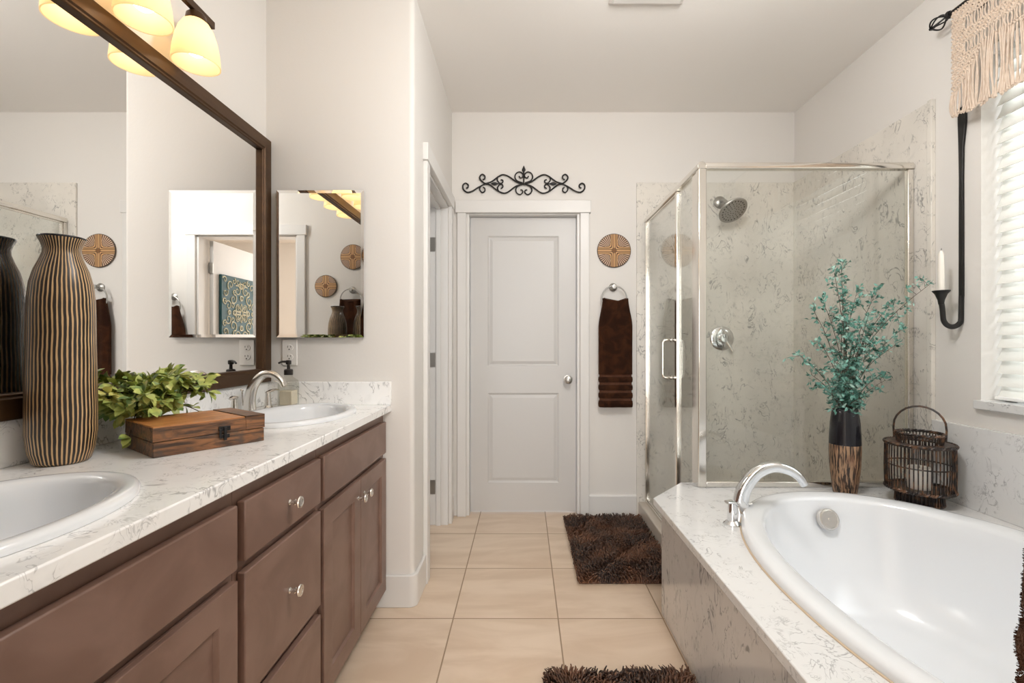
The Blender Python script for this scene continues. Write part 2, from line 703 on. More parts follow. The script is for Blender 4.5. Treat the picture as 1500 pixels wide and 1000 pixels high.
def loft(mb, rings, cap=True):
    n = len(rings[0])
    vs = [p for r in rings for p in r]
    fs = []
    for i in range(len(rings) - 1):
        for k in range(n):
            fs.append((i * n + k, i * n + (k + 1) % n, (i + 1) * n + (k + 1) % n, (i + 1) * n + k))
    if cap:
        fs.append(tuple(range(n))[::-1]); fs.append(tuple((len(rings) - 1) * n + k for k in range(n)))
    return mb.add(vs, fs)


# ------------------------------------------------------------------ room dimensions
XL, XR = -1.145, 1.83         # mirror wall, window wall
YB, YF = 3.19, 0.30           # far wall, wall round the doorway the camera stands in
YE = 2.09                     # short wall at the end of the vanity
XS = -0.49                    # side wall of the passage
ZC = 2.73
ZDECK = 0.495
ZCT = 0.895

# ------------------------------------------------------------------ setting
struct(MB().box(-2.6, 2.6, -3.3, 3.6, -0.1, 0.0).build('floor', 'tile'), 'beige square tiles with brown grout', 'floor')
struct(MB().box(-2.6, 2.6, -3.3, 3.6, ZC, ZC + 0.1).build('ceiling', 'ceil'), 'warm white flat ceiling', 'ceiling')
struct(MB().box(XL - 0.12, XL, YF - 0.12, YE + 0.05, 0, ZC).build('wall_left', 'wall'), 'warm white wall behind the framed vanity mirror', 'wall')

# short wall at the vanity's end + passage wall with bullnose corner
r = 0.022
poly = [(XL - 0.12, YE), (XS - r, YE)]
for k in range(1, 7):
    a = -PI / 2 + k / 6 * PI / 2
    poly.append((XS - r + math.cos(a) * r, YE + r + math.sin(a) * r))
poly += [(XS, 2.345), (XS - 0.12, 2.345), (XS - 0.12, YE + 0.12), (XL - 0.12, YE + 0.12)]
mb = MB().prism(poly, 0, ZC)
mb.box(XS - 0.12, XS, 3.04, YB, 0, ZC).box(XS - 0.12, XS, 2.345, 3.04, 2.05, ZC)
struct(mb.build('wall_passage', 'wall'), 'warm white short wall turning a rounded corner into the passage', 'wall')
mb = MB().box(-1.9, -0.39, YB, YB + 0.14, 0, ZC).box(0.375, XR + 0.12, YB, YB + 0.14, 0, ZC).box(-0.39, 0.375, YB, YB + 0.14, 2.052, ZC)
struct(mb.build('wall_back', 'wall'), 'warm white far wall around the panelled door', 'wall')
WY0, WY1, WZ0, WZ1 = 0.56, 1.887, 0.905, 2.36
mb = MB().box(XR, XR + 0.14, YF - 0.12, WY0, 0, ZC).box(XR, XR + 0.14, WY1, YB + 0.14, 0, ZC)
mb.box(XR, XR + 0.14, WY0, WY1, 0, WZ0).box(XR, XR + 0.14, WY0, WY1, WZ1, ZC)
struct(mb.build('wall_right', 'wall'), 'warm white wall with the blinded window', 'wall')
DX0, DX1 = -0.42, 0.40
mb = MB().box(-2.6, DX0, YF - 0.12, YF, 0, ZC).box(DX1, 2.6, YF - 0.12, YF, 0, ZC).box(DX0, DX1, YF - 0.12, YF, 2.05, ZC)
struct(mb.build('wall_front', 'wall'), 'warm white wall around the bedroom doorway, seen in the mirrors', 'wall')
# bedroom beyond the doorway and the toilet room beyond the side door
struct(MB().box(-2.6, -2.5, -3.3, 0.18, 0, ZC).box(2.5, 2.6, -3.3, 0.18, 0, ZC).box(-2.6, 2.6, -3.3, -3.2, 0, ZC).build('wall_bedroom', 'wall'), 'pale bedroom walls beyond the doorway', 'wall')
struct(MB().box(-1.9, -1.8, YE + 0.12, YB, 0, ZC).build('wall_closet', 'wall'), 'pale wall of the small room beyond the side door', 'wall')

# ------------------------------------------------------------------ baseboards
bh = 0.142
def base_poly(y):
    return [(y, 0), (y - 0.015, 0), (y - 0.015, bh - 0.008), (y - 0.009, bh), (y, bh)]
rb = 0.036
pl = [(-0.70, YE - 0.015), (XS - 0.02, YE - 0.015)]
for k in range(1, 7):
    a = -PI / 2 + k / 6 * PI / 2
    pl.append((XS - 0.02 + math.cos(a) * rb, YE + 0.021 + math.sin(a) * rb))
pl += [(XS + 0.016, 2.279), (XS, 2.279), (XS, YE + 0.022), (XS - 0.022, YE), (-0.70, YE)]
struct(MB().prism(pl, 0, bh).build('baseboard_passage', 'trim', bevel=0.004), 'white baseboard wrapping the rounded corner beside the vanity', 'baseboard')
struct(MB().prism(base_poly(YB), 0.437, 0.757, 'x').build('baseboard_back', 'trim'), 'white baseboard below the towel on the far wall', 'baseboard')
struct(MB().box(XS, XS + 0.015, 3.115, YB, 0, bh).build('baseboard_left', 'trim', bevel=0.003), 'tiny white baseboard piece in the passage corner', 'baseboard')

# ------------------------------------------------------------------ back door
def casing_x(mb, x0, x1, z, y, d, w=0.062, head=True, sgn=-1):
    """casing on a wall that faces sgn*Y; x0, x1 = opening"""
    for a, b in ((x0 - w, x0 - 0.002), (x1 + 0.002, x1 + w)):
        mb.box(a, b, y, y + sgn * d, 0, z + 0.004)
    mb.box(x0 - w - 0.012, x1 + w + 0.012, y, y + sgn * (d + 0.006), z + 0.004, z + 0.088)
    return mb
t = casing_x(MB(), -0.390, 0.375, 2.040, YB, 0.024)
struct(t.build('trim_1', 'trim', bevel=0.003), 'flat white casing and header around the far panelled door', 'door casing')
d1 = sroot('door_1', (0, 3.27, 0), 'white two panel door at the end of the passage', 'door')
mb = MB().box(-0.39, -0.373, YB + 0.001, 3.33, 0, 2.052).box(0.358, 0.375, YB + 0.001, 3.33, 0, 2.052).box(-0.373, 0.358, YB + 0.001, 3.33, 2.036, 2.052)
mb.build('jamb', 'trim', d1, bevel=0.002)

def door_leaf(x0, x1, z0, z1, y, th, panels):
    """door front at y (facing -Y) with sunk and raised panels, built as quads"""
    mb = MB()
    mb.box(x0, x1, y + 0.012, y + th, z0, z1)
    xs = sorted({x0, x1, *[p[0] for p in panels], *[p[1] for p in panels]})
    zs = sorted({z0, z1, *[p[2] for p in panels], *[p[3] for p in panels]})
    for a, b in zip(xs, xs[1:]):
        for c, d in zip(zs, zs[1:]):
            if any(a >= p[0] - 1e-6 and b <= p[1] + 1e-6 and c >= p[2] - 1e-6 and d <= p[3] + 1e-6 for p in panels): continue
            mb.add([(a, y, c), (b, y, c), (b, y, d), (a, y, d)], [(0, 1, 2, 3)])
    for q0, q1, q2, q3 in panels:
        steps = [(0, 0), (0.008, 0.007), (0.014, 0.0085), (0.034, 0.0025), (0.036, 0.0025)]
        prev = None
        for ins, dy in steps:
            rg = [(q0 + ins, y + dy, q2 + ins), (q1 - ins, y + dy, q2 + ins), (q1 - ins, y + dy, q3 - ins), (q0 + ins, y + dy, q3 - ins)]
            if prev: mb.add(prev + rg, [(i, (i + 1) % 4, 4 + (i + 1) % 4, 4 + i) for i in range(4)])
            prev = rg
        mb.add(prev, [(0, 1, 2, 3)])
    for pa, pb in (((x0, z0), (x1, z0)), ((x1, z0), (x1, z1)), ((x1, z1), (x0, z1)), ((x0, z1), (x0, z0))):
        mb.add([(pa[0], y, pa[1]), (pb[0], y, pb[1]), (pb[0], y + 0.012, pb[1]), (pa[0], y + 0.012, pa[1])], [(0, 1, 2, 3)])
    return mb
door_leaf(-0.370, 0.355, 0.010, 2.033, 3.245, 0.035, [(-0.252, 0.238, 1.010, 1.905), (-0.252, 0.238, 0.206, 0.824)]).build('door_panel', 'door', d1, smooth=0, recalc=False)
k = MB().lathe([(0, 0), (0.031, 0), (0.031, 0.005), (0.012, 0.009), (0.011, 0.03), (0.022, 0.038), (0.0275, 0.052), (0.024, 0.064), (0.012, 0.069), (0, 0.07)], (0.30, 3.245, 0.918), (0, -1, 0), 28)
k.build('door_knob', 'brushed', d1)

# ------------------------------------------------------------------ side door (opened into the small room)
mb = MB()
mb.box(XS, XS + 0.022, 2.28, 2.343, 0, 2.052).box(XS, XS + 0.022, 3.042, 3.112, 0, 2.052)
mb.box(XS, XS + 0.027, 2.268, 3.124, 2.052, 2.135)
struct(mb.build('trim_2', 'trim', bevel=0.003), 'white casing and header around the open side doorway', 'door casing')
d2 = sroot('door_2', (XS - 0.06, 3.0, 0), 'white side door opened out of the passage, its hinges on the jamb', 'door')
mb = MB().box(XS - 0.12, XS, 2.345, 2.362, 0, 2.052).box(XS - 0.12, XS, 3.023, 3.04, 0, 2.052).box(XS - 0.12, XS, 2.362, 3.023, 2.036, 2.052)
mb.box(XS - 0.075, XS - 0.045, 3.011, 3.023, 0, 2.036).box(XS - 0.075, XS - 0.045, 2.362, 3.023, 2.024, 2.036)
mb.build('jamb', 'trim', d2, bevel=0.0015)
MB().box(-1.30, XS - 0.125, 3.024, 3.059, 0.012, 2.03).build('door_panel', 'door', d2, bevel=0.002)
for z in (0.245, 1.06, 1.80):
    h = MB().box(XS - 0.118, XS - 0.082, 3.0195, 3.0225, z - 0.045, z + 0.045)
    h.tube([(XS - 0.119, 3.019, z - 0.046), (XS - 0.119, 3.019, z + 0.046)], 0.005, 10)
    h.build('hinge', 'brushed', d2)

# ------------------------------------------------------------------ bedroom doorway behind the camera (seen in the mirrors)
t = casing_x(MB(), DX0, DX1, 2.040, YF, 0.022, 0.07, True, 1)
struct(t.build('trim_3', 'trim', bevel=0.003), 'white casing and header around the bedroom doorway in the mirror', 'door casing')
d3 = sroot('door_3', (DX1, 0.18, 0), 'white bedroom door standing open, seen in the mirrors', 'door')
mb = MB().box(DX0, DX0 + 0.016, YF - 0.12, YF, 0, 2.05).box(DX1 - 0.016, DX1, YF - 0.12, YF, 0, 2.05).box(DX0, DX1, YF - 0.12, YF, 2.034, 2.05)
mb.build('jamb', 'trim', d3, bevel=0.0015)
MB().box(DX1 - 0.05, DX1 - 0.016, -0.56, 0.172, 0.012, 2.03).build('door_panel', 'door', d3, bevel=0.002)
for z in (0.25, 1.02, 1.80):
    MB().box(DX1 - 0.052, DX1 - 0.014, 0.172, 0.181, z - 0.045, z + 0.045).build('hinge', 'brushed', d3)
# canvas on that door
cv = thing('canvas_painting', (DX1 - 0.052, -0.2, 1.44), 'teal canvas with cream scrolls hanging on the open bedroom door, in the mirror', 'painting')
MB().box(DX1 - 0.074, DX1 - 0.051, -0.46, 0.10, 1.13, 1.76).build('canvas', 'teal_canvas', cv, bevel=0.003)
mb = MB()
xx = DX1 - 0.0745
def scroll(mb, y, z, R, a0, turns, sg, r0=0.006):
    pts, rs = [], []
    for i in range(22):
        u = i / 21
        a = a0 + sg * u * turns * 2 * PI
        rad = R * (1 - 0.86 * u)
        pts.append((xx, y + math.cos(a) * rad, z + math.sin(a) * rad)); rs.append(r0 * (1 - 0.5 * u))
    mb.tube(pts, rs, 6)
for sy in (-1, 1):
    for sz in (-1, 1):
        cy, cz = -0.10, 1.44
        for (dy, dz, R, a, tn) in ((0.05, 0.05, 0.045, -2.3, 1.2), (0.12, 0.12, 0.05, 2.0, 1.3), (0.19, 0.06, 0.045, 0.5, 1.2), (0.06, 0.20, 0.05, 1.0, 1.4), (0.16, 0.24, 0.045, -1.0, 1.2), (0.23, 0.17, 0.035, 2.6, 1.2), (0.24, 0.28, 0.03, 0.3, 1.1), (0.05, 0.28, 0.03, 3.0, 1.1), (0.0, 0.13, 0.03, 0.6, 1.1), (0.11, 0.0, 0.03, 2.0, 1.1), (0.10, 0.185, 0.028, -2, 1.1), (0.17, 0.0, 0.024, -1, 1.1), (0.13, 0.06, 0.025, 1, 1.1), (0.11, 0.28, 0.028, 2, 1.1), (0.0, 0.24, 0.03, 1, 1.1), (0.24, 0.10, 0.03, -2, 1.2)):
            aa = math.atan2(math.sin(a) * sz, math.cos(a) * sy)
            scroll(mb, cy + dy * sy - 0.08, cz + dz * sz, R, aa, tn, sy * sz)
for kk in range(8):
    a = kk * PI / 4
    p = [(xx, -0.18 + math.cos(a + da) * rr, 1.44 + math.sin(a + da) * rr) for da, rr in ((0, 0.015), (0.28, 0.05), (0, 0.085), (-0.28, 0.05), (0, 0.015))]
    mb.tube(catmull(p, 5), 0.0045, 6)
mb.build('scroll_pattern', 'cream_paint', cv)

# ------------------------------------------------------------------ window wall: window, sill, blinds
w1 = sroot('window_1', (XR + 0.1, 1.22, WZ0), 'white window behind the blinds over the bathtub', 'window')
fx0, fx1 = XR + 0.095, XR + 0.139
mb = MB().box(fx0, fx1, WY0, WY0 + 0.05, WZ0, WZ1).box(fx0, fx1, WY1 - 0.05, WY1, WZ0, WZ1).box(fx0, fx1, WY0, WY1, WZ0, WZ0 + 0.05).box(fx0, fx1, WY0, WY1, WZ1 - 0.05, WZ1)
mb.box(fx0 + 0.005, fx1 - 0.005, 1.20, 1.245, WZ0, WZ1)
mb.build('window_frame', 'vinyl', w1, bevel=0.003)
MB().box(fx0 + 0.018, fx0 + 0.023, WY0 + 0.04, WY1 - 0.04, WZ0 + 0.04, WZ1 - 0.04).build('pane', 'pane', w1)
struct(MB().box(XR - 0.022, XR + 0.095, WY0 - 0.02, WY1 + 0.012, WZ0 - 0.001, WZ0 + 0.033).build('trim_4', 'deck', bevel=0.003), 'marble window sill under the blinds', 'window sill')
bl = thing('window_blind', (XR + 0.058, 1.22, WZ1), 'white slatted blind closed over the window above the tub', 'blind')
mb = MB()
ang = math.radians(67)
xs = XR + 0.062
z = 0.975
while z < 2.30:
    prof = []
    for i in range(7):
        u = -1 + 2 * i / 6
        d = u * 0.0315
        cv_ = 0.003 * (1 - u * u)
        prof.append((xs + d * math.cos(ang) + cv_ * math.sin(ang), z + d * math.sin(ang) - cv_ * math.cos(ang) + 0.0))
    # room-side edge hangs low
    lower = [(p[0] + 0.0028 * math.sin(ang), p[1] - 0.0028 * math.cos(ang)) for p in prof[::-1]]
    mb.prism([(p[0], p[1]) for p in prof] + lower, WY0 + 0.012, WY1 - 0.012, 'y')
    z += 0.0505
mb.build('slats', 'slat', bl)
MB().box(xs - 0.025, xs + 0.025, WY0 + 0.008, WY1 - 0.008, 2.315, 2.357).build('headrail', 'vinyl', bl, bevel=0.003)
MB().box(xs - 0.022, xs + 0.022, WY0 + 0.012, WY1 - 0.012, 0.942, 0.956).build('bottom_rail', 'vinyl', bl, bevel=0.004)
for y in (0.72, 1.22, 1.745):
    MB().tube([(xs - 0.034, y, 0.948), (xs - 0.034, y, 2.33)], 0.0011, 6).build('ladder_cord', 'plastic', bl)

# ------------------------------------------------------------------ ceiling fan cover
fv = thing('exhaust_fan', (0.555, 1.995, ZC), 'white square exhaust fan cover on the ceiling', 'fan')
mb = MB()
loft(mb, [[(0.555 + sx * h, 1.99 + sy * h, zz) for sx, sy in ((-1, -1), (1, -1), (1, 1), (-1, 1))] for h, zz in ((0.165, ZC), (0.168, ZC - 0.006), (0.150, ZC - 0.022), (0.125, ZC - 0.024))])
mb.build('cover', 'plastic', fv, smooth=0)
mb = MB()
for i in range(9):
    mb.box(0.45, 0.66, 1.90 + i * 0.021, 1.909 + i * 0.021, ZC - 0.0255, ZC - 0.0238)
mb.build('grille', 'plastic', fv)

# ------------------------------------------------------------------ shower surround
su = struct(MB().box(0.758, XR, YB - 0.015, YB, 0, 2.25).build('wall_shower_back', 'shower', bevel=0.002), 'grey veined marble panel behind the shower head', 'shower wall')
mb = MB().box(XR - 0.015, XR, 2.10, YB - 0.015, 0, 2.25)
mb.box(XR - 0.021, XR - 0.0005, 2.094, 2.118, ZDECK, 2.253)
struct(mb.build('wall_shower_side', 'shower', bevel=0.002), 'grey veined marble panel on the window side of the shower', 'shower wall')
struct(MB().box(0.86, XR - 0.015, 2.30, YB - 0.015, 0.0, 0.02).build('floor_shower', 'curb'), 'pale shower pan floor', 'floor')
struct(MB().box(0.768, 0.862, 2.262, YB - 0.0155, 0, 0.10).build('trim_5', 'curb', bevel=0.006), 'beige curb under the glass shower door', 'curb')

PX = 0.825
PY = 2.205
sh = thing('shower_enclosure', (PX, PY, 0.10), 'glass shower enclosure in a polished metal frame beyond the tub', 'shower')
ZH = 2.012
# header rails
hp = [(-0.018, 0), (0.018, 0), (0.020, 0.012), (0.014, 0.030), (0.004, 0.034), (-0.012, 0.030), (-0.020, 0.012)]
MB().prism([(PX + a, ZH - 0.034 + b) for a, b in hp], PY - 0.018, YB - 0.016, 'y').build('door_header', 'frame', sh, bevel=0.002)
MB().prism([(PY + a, ZH - 0.034 + b) for a, b in hp], PX + 0.0185, XR - 0.0155, 'x').build('front_header', 'frame', sh, bevel=0.002)
MB().box(PX - 0.016, PX + 0.022, PY - 0.018, PY + 0.018, ZDECK + 0.0005, ZH - 0.034).build('corner_post', 'frame', sh, bevel=0.004)
MB().box(XR - 0.042, XR - 0.0152, PY - 0.012, PY + 0.012, ZDECK + 0.0005, ZH - 0.034).build('wall_channel', 'frame', sh, bevel=0.003)
MB().box(PX + 0.0222, XR - 0.043, PY - 0.013, PY + 0.013, ZDECK + 0.0005, ZDECK + 0.026).build('bottom_track', 'frame', sh, bevel=0.003)
MB().box(PX + 0.0225, XR - 0.0425, PY - 0.003, PY + 0.003, ZDECK + 0.0262, ZH - 0.0345).build('front_glass', 'glass', sh)
# side: fixed strip, stile, door
MB().box(PX - 0.003, PX + 0.003, 2.290, 2.517, 0.122, ZH - 0.0345).build('side_glass', 'glass', sh)
MB().box(PX - 0.010, PX + 0.010, 2.2235, 2.290, 0.101, ZH - 0.0345).build('side_stile', 'frame', sh, bevel=0.003)
mb = MB().box(PX - 0.012, PX + 0.012, 2.518, 2.545, 0.101, ZH - 0.0345)
mb.build('strike_post', 'frame', sh, bevel=0.003)
MB().box(PX - 0.014, PX + 0.014, 2.291, YB - 0.016, 0.1005, 0.121).build('sill_track', 'frame', sh, bevel=0.003)
MB().box(PX - 0.014, PX + 0.014, YB - 0.040, YB - 0.0155, 0.121, ZH - 0.0345).build('wall_jamb', 'frame', sh, bevel=0.003)
dr = MB().box(PX - 0.003, PX + 0.003, 2.553, YB - 0.047, 0.127, ZH - 0.042).build('glass_door', 'glass', sh)
mb = MB().box(PX - 0.009, PX + 0.009, 2.546, 2.556, 0.122, ZH - 0.036).box(PX - 0.009, PX + 0.009, YB - 0.051, YB - 0.041, 0.122, ZH - 0.036)
mb.box(PX - 0.009, PX + 0.009, 2.556, YB - 0.051, 0.122, 0.132).box(PX - 0.009, PX + 0.009, 2.556, YB - 0.051, ZH - 0.046, ZH - 0.036)
mb.build('door_rim', 'frame', dr, bevel=0.002)
for sg, nm in ((-1, 'outer_handle'), (1, 'inner_handle')):
    yy = 2.62
    x0 = PX + sg * 0.004; x1 = PX + sg * 0.055
    pts = [(x0, yy, 1.185), (x1 - sg * 0.02, yy, 1.185)]
    for q_ in range(1, 6):
        a = q_ / 6 * PI / 2
        pts.append((x1 - sg * 0.02 + sg * 0.02 * math.sin(a), yy, 1.165 + 0.02 * math.cos(a)))
    pts += [(x1, yy, 1.165), (x1, yy, 0.995)]
    for q_ in range(1, 6):
        a = q_ / 6 * PI / 2
        pts.append((x1 - sg * 0.02 + sg * 0.02 * math.cos(a), yy, 0.995 - 0.02 * math.sin(a)))
    pts += [(x1 - sg * 0.02, yy, 0.975), (x0, yy, 0.975)]
    hm = MB().tube(pts, 0.008, 12)
    for zz in (1.185, 0.975):
        hm.lathe([(0, 0), (0.012, 0), (0.012, 0.008), (0.0085, 0.008)], (x0, yy, zz), (sg, 0, 0), 16)
    hm.build('door_handle', 'frame', dr)

# shower head
hx, hz = 1.318, 2.115
s1 = thing('shower_sprayer', (hx, YB - 0.015, hz), 'round shower head on its arm on the marble shower wall', 'shower head')
MB().lathe([(0, 0), (0.042, 0), (0.042, 0.003), (0.034, 0.012), (0.016, 0.020), (0, 0.021)], (hx, YB - 0.0155, hz), (0, -1, 0), 28).build('flange', 'brushed', s1)
arm = catmull([(hx, YB - 0.02, hz), (hx, YB - 0.08, hz - 0.004), (hx, YB - 0.13, hz - 0.035), (hx, YB - 0.155, hz - 0.06)], 6)
MB().tube(arm, 0.0105, 12).build('arm', 'brushed', s1)
ax = Vector((0.20, -0.62, -0.76)).normalized()
hc = Vector((hx, YB - 0.155, hz - 0.06))
MB().lathe([(0, -0.012), (0.016, -0.01), (0.020, 0.01), (0.030, 0.028), (0.072, 0.042), (0.090, 0.050), (0.093, 0.058), (0.088, 0.064), (0.080, 0.061), (0.0, 0.061)], hc, ax, 40).build('spray_head', 'brushed', s1)
mb = MB()
u = ax.orthogonal().normalized(); w = ax.cross(u)
for R_, n_ in ((0.070, 22), (0.052, 16), (0.036, 12), (0.02, 7)):
    for i in range(n_):
        a = 2 * PI * i / n_
        p = hc + ax * 0.0605 + (u * math.cos(a) + w * math.sin(a)) * R_
        mb.lathe([(0.0050 if R_ > 0.06 else 0.0032, 0), (0.0042 if R_ > 0.06 else 0.0026, 0.0025), (0, 0.0026)], p, ax, 8)
mb.build('nozzles', 'slot', s1)
# valve
vx, vz = 1.330, 1.20
s2 = thing('shower_valve', (vx, YB - 0.015, vz), 'round chrome shower valve with lever below the shower head', 'valve')
MB().lathe([(0, 0), (0.080, 0), (0.080, 0.004), (0.072, 0.010), (0.036, 0.014), (0, 0.0145)], (vx, YB - 0.0155, vz), (0, -1, 0), 40).build('cover_plate', 'chrome', s2)
mb = MB().lathe([(0, 0), (0.030, 0), (0.030, 0.03), (0.026, 0.045), (0, 0.046)], (vx, YB - 0.029, vz), (0, -1, 0), 28)
mb.tube([(vx, YB - 0.060, vz), (vx + 0.028, YB - 0.068, vz - 0.045), (vx + 0.05, YB - 0.075, vz - 0.09)], [0.013, 0.010, 0.008], 12)
mb.build('lever', 'chrome', s2)

# ------------------------------------------------------------------ bath surround
TX, TY, TA, TB, TP = 1.24, 1.22, 0.54, 0.85, 2.12
bs = thing('tub_surround', (1.2, 1.22, 0), 'white veined marble bath deck with grey marble apron', 'bath surround')
chf = [(0.56, 2.045), (0.754, 2.275)]
outer = [(0.56, YF + 0.001)] + chf + [(XR - 0.0005, 2.275), (XR - 0.0005, YF + 0.001)]
# deck outline stops short of shower panel thickness at the right wall
outer = [(0.56, YF + 0.001)] + chf + [(XR - 0.0155, 2.275), (XR - 0.0155, 2.093), (XR - 0.0005, 2.093), (XR - 0.0005, YF + 0.001)]
MB().plate(outer, [ellipse(TX, TY, TA - 0.03, TB - 0.03, 72, TP)], ZDECK - 0.030, ZDECK).build('deck', 'deck', bs, bevel=0.003, segs=2)
mb = MB().prism([(0.592, YF + 0.001), (0.592, 2.032), (0.78, 2.256), (0.795, 2.243), (0.610, 2.024), (0.610, YF + 0.001)], 0, ZDECK - 0.0305)
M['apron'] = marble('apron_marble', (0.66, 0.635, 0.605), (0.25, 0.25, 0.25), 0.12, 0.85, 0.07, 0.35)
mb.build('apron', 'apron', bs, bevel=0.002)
MB().box(XR - 0.020, XR - 0.0005, YF + 0.001, 2.0935, ZDECK + 0.0002, 0.828).build('backsplash', 'deck', bs, bevel=0.002)
mb = MB()
el = ellipse(TX, TY, TA + 0.002, TB + 0.002, 96, TP)
mb.tube([(p[0], p[1], ZDECK + 0.001) for p in el + el[:1]], 0.0032, 6, cap=False)
mb.build('caulk_line', 'caulk', bs)

tub = thing('bathtub', (TX, TY, 0.1), 'white oval drop in bathtub set in the marble deck', 'bathtub')
rings = []
for d, zz in ((0.0, ZDECK + 0.0008), (0.0, ZDECK + 0.015), (0.004, ZDECK + 0.022), (0.012, ZDECK + 0.026), (0.03, ZDECK + 0.027), (0.066, ZDECK + 0.023), (0.076, ZDECK + 0.017), (0.082, ZDECK + 0.004), (0.092, ZDECK - 0.05), (0.112, 0.36), (0.14, 0.24), (0.175, 0.15), (0.22, 0.112), (0.30, 0.10), (0.42, 0.095)):
    b_ = d if d < 0.1 else d + (d - 0.1) * 0.7
    rings.append([(p[0], p[1], zz) for p in ellipse(TX, TY, TA - d, TB - b_, 96, TP)])
mb = loft(MB(), rings, cap=False)
mb.f.append(tuple((len(rings) - 1) * 96 + i for i in range(96)))
mb.build('shell', 'porcelain', tub, smooth=50)
# overflow cover on the far inner end
oc = Vector((TX + 0.02, TY + TB - 0.118, 0.437))
on = Vector((0, -0.94, 0.28)).normalized()
MB().lathe([(0, -0.012), (0.043, -0.012), (0.043, 0.004), (0.040, 0.009), (0.034, 0.010), (0.033, 0.0085), (0.005, 0.0075), (0.0045, 0.009), (0, 0.0095)], oc, on, 36).build('overflow_cover', 'nickel', tub)
oc2 = Vector((TX + 0.015, TY + TB - 0.0785, ZDECK + 0.006))
mb = MB().torus(oc2, 0.014, 0.0009, Vector((0, -0.85, 0.5)), 28, 6, sx=0.6)
mb.build('maker_emblem', 'brushed', tub)
MB().lathe([(0, 0), (0.03, 0), (0.028, 0.006), (0, 0.008)], (TX, TY + 0.3, 0.0955), (0, 0, 1), 24).build('drain', 'chrome', tub)

# tub faucet
def strip_spout(pts, w0, w1, h0, h1, side):
    """a spout of flattened section along pts; side = horizontal unit vector across it"""
    mb = MB(); rings = []
    n = len(pts)
    for i, p in enumerate(pts):
        t = (pts[min(i + 1, n - 1)] - pts[max(i - 1, 0)]).normalized()
        nn = t.cross(side).normalized()
        u = i / (n - 1)
        w_, h_ = w0 + (w1 - w0) * u, h0 + (h1 - h0) * u
        rings.append([p + side * (math.copysign(abs(math.cos(a)) ** 0.7, math.cos(a)) * w_) + nn * (math.copysign(abs(math.sin(a)) ** 0.7, math.sin(a)) * h_) for a in [2 * PI * k / 20 for k in range(20)]])
    return loft(mb, rings)
fb = Vector((0.864, 1.875, ZDECK))
tf = thing('tub_faucet', fb, 'chrome arched bath faucet with one lever at the tub corner', 'faucet')
dirv = Vector((0.97, -0.20, 0)).normalized()
side = Vector((-dirv.y, dirv.x, 0))
pp = catmull([fb + Vector((0, 0, 0.001)), fb + dirv * -0.002 + Vector((0, 0, 0.045)), fb + dirv * 0.016 + Vector((0, 0, 0.105)), fb + dirv * 0.058 + Vector((0, 0, 0.160)), fb + dirv * 0.115 + Vector((0, 0, 0.186)), fb + dirv * 0.168 + Vector((0, 0, 0.178)), fb + dirv * 0.205 + Vector((0, 0, 0.155)), fb + dirv * 0.228 + Vector((0, 0, 0.122))], 6)
strip_spout(pp, 0.027, 0.019, 0.031, 0.014, side).build('spout', 'chrome', tf)
MB().tube([fb + dirv * 0.022 + side * 0.0 + Vector((0, 0, 0.03)), fb + dirv * 0.040 + Vector((0, 0, 0.034))], [0.005, 0.007], 10).build('diverter', 'chrome', tf)
hb = Vector((0.772, 1.748, ZDECK))
mb = MB().lathe([(0, 0), (0.031, 0), (0.031, 0.004), (0.022, 0.011), (0.018, 0.016), (0.017, 0.05), (0.0145, 0.078), (0, 0.080)], hb + Vector((0, 0, 0.0004)), (0, 0, 1), 28)
mb.tube([hb + Vector((0.012, 0.0, 0.074)), hb + Vector((-0.004, -0.004, 0.084)), hb + Vector((-0.026, -0.012, 0.086))], [0.012, 0.0125, 0.010], 14, flat=(0.6, 1.2))
mb.build('lever_handle', 'chrome', tf)

# ------------------------------------------------------------------ vanity
XF = -0.605
def cab_shell(root, y0, y1):
    mb = MB()
    mb.box(XL + 0.001, -0.645, y0 + 0.0005, y0 + 0.018, 0.09, 0.8645).box(XL + 0.001, -0.645, y1 - 0.018, y1 - 0.0005, 0.09, 0.8645)
    mb.box(XL + 0.001, -0.645, y0 + 0.018, y1 - 0.018, 0.09, 0.108)
    mb.box(-0.645, -0.626, y0 + 0.0005, y1 - 0.0005, 0.085, 0.8645)
    mb.build('carcass', 'cab', root, bevel=0.001)
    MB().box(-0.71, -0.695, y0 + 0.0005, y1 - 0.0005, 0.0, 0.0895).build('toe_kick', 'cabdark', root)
def knob(par, y, z):
    MB().lathe([(0, 0), (0.0075, 0), (0.0075, 0.002), (0.0045, 0.005), (0.0042, 0.011), (0.0075, 0.0135), (0.0075, 0.016), (0.0045, 0.0185), (0.0055, 0.022), (0.0145, 0.0255), (0.0158, 0.028), (0.0145, 0.031), (0.010, 0.0315), (0.009, 0.0305), (0, 0.0305)], (XF + 0.0003, y, z), (1, 0, 0), 24).build('knob', 'nickel', par)
def slab(root, name, y0, y1, z0, z1, kn=None):
    o = MB().box(XF - 0.0195, XF, y0, y1, z0, z1).build(name, 'cab', root, bevel=0.003)
    if kn: knob(o, *kn)
    return o
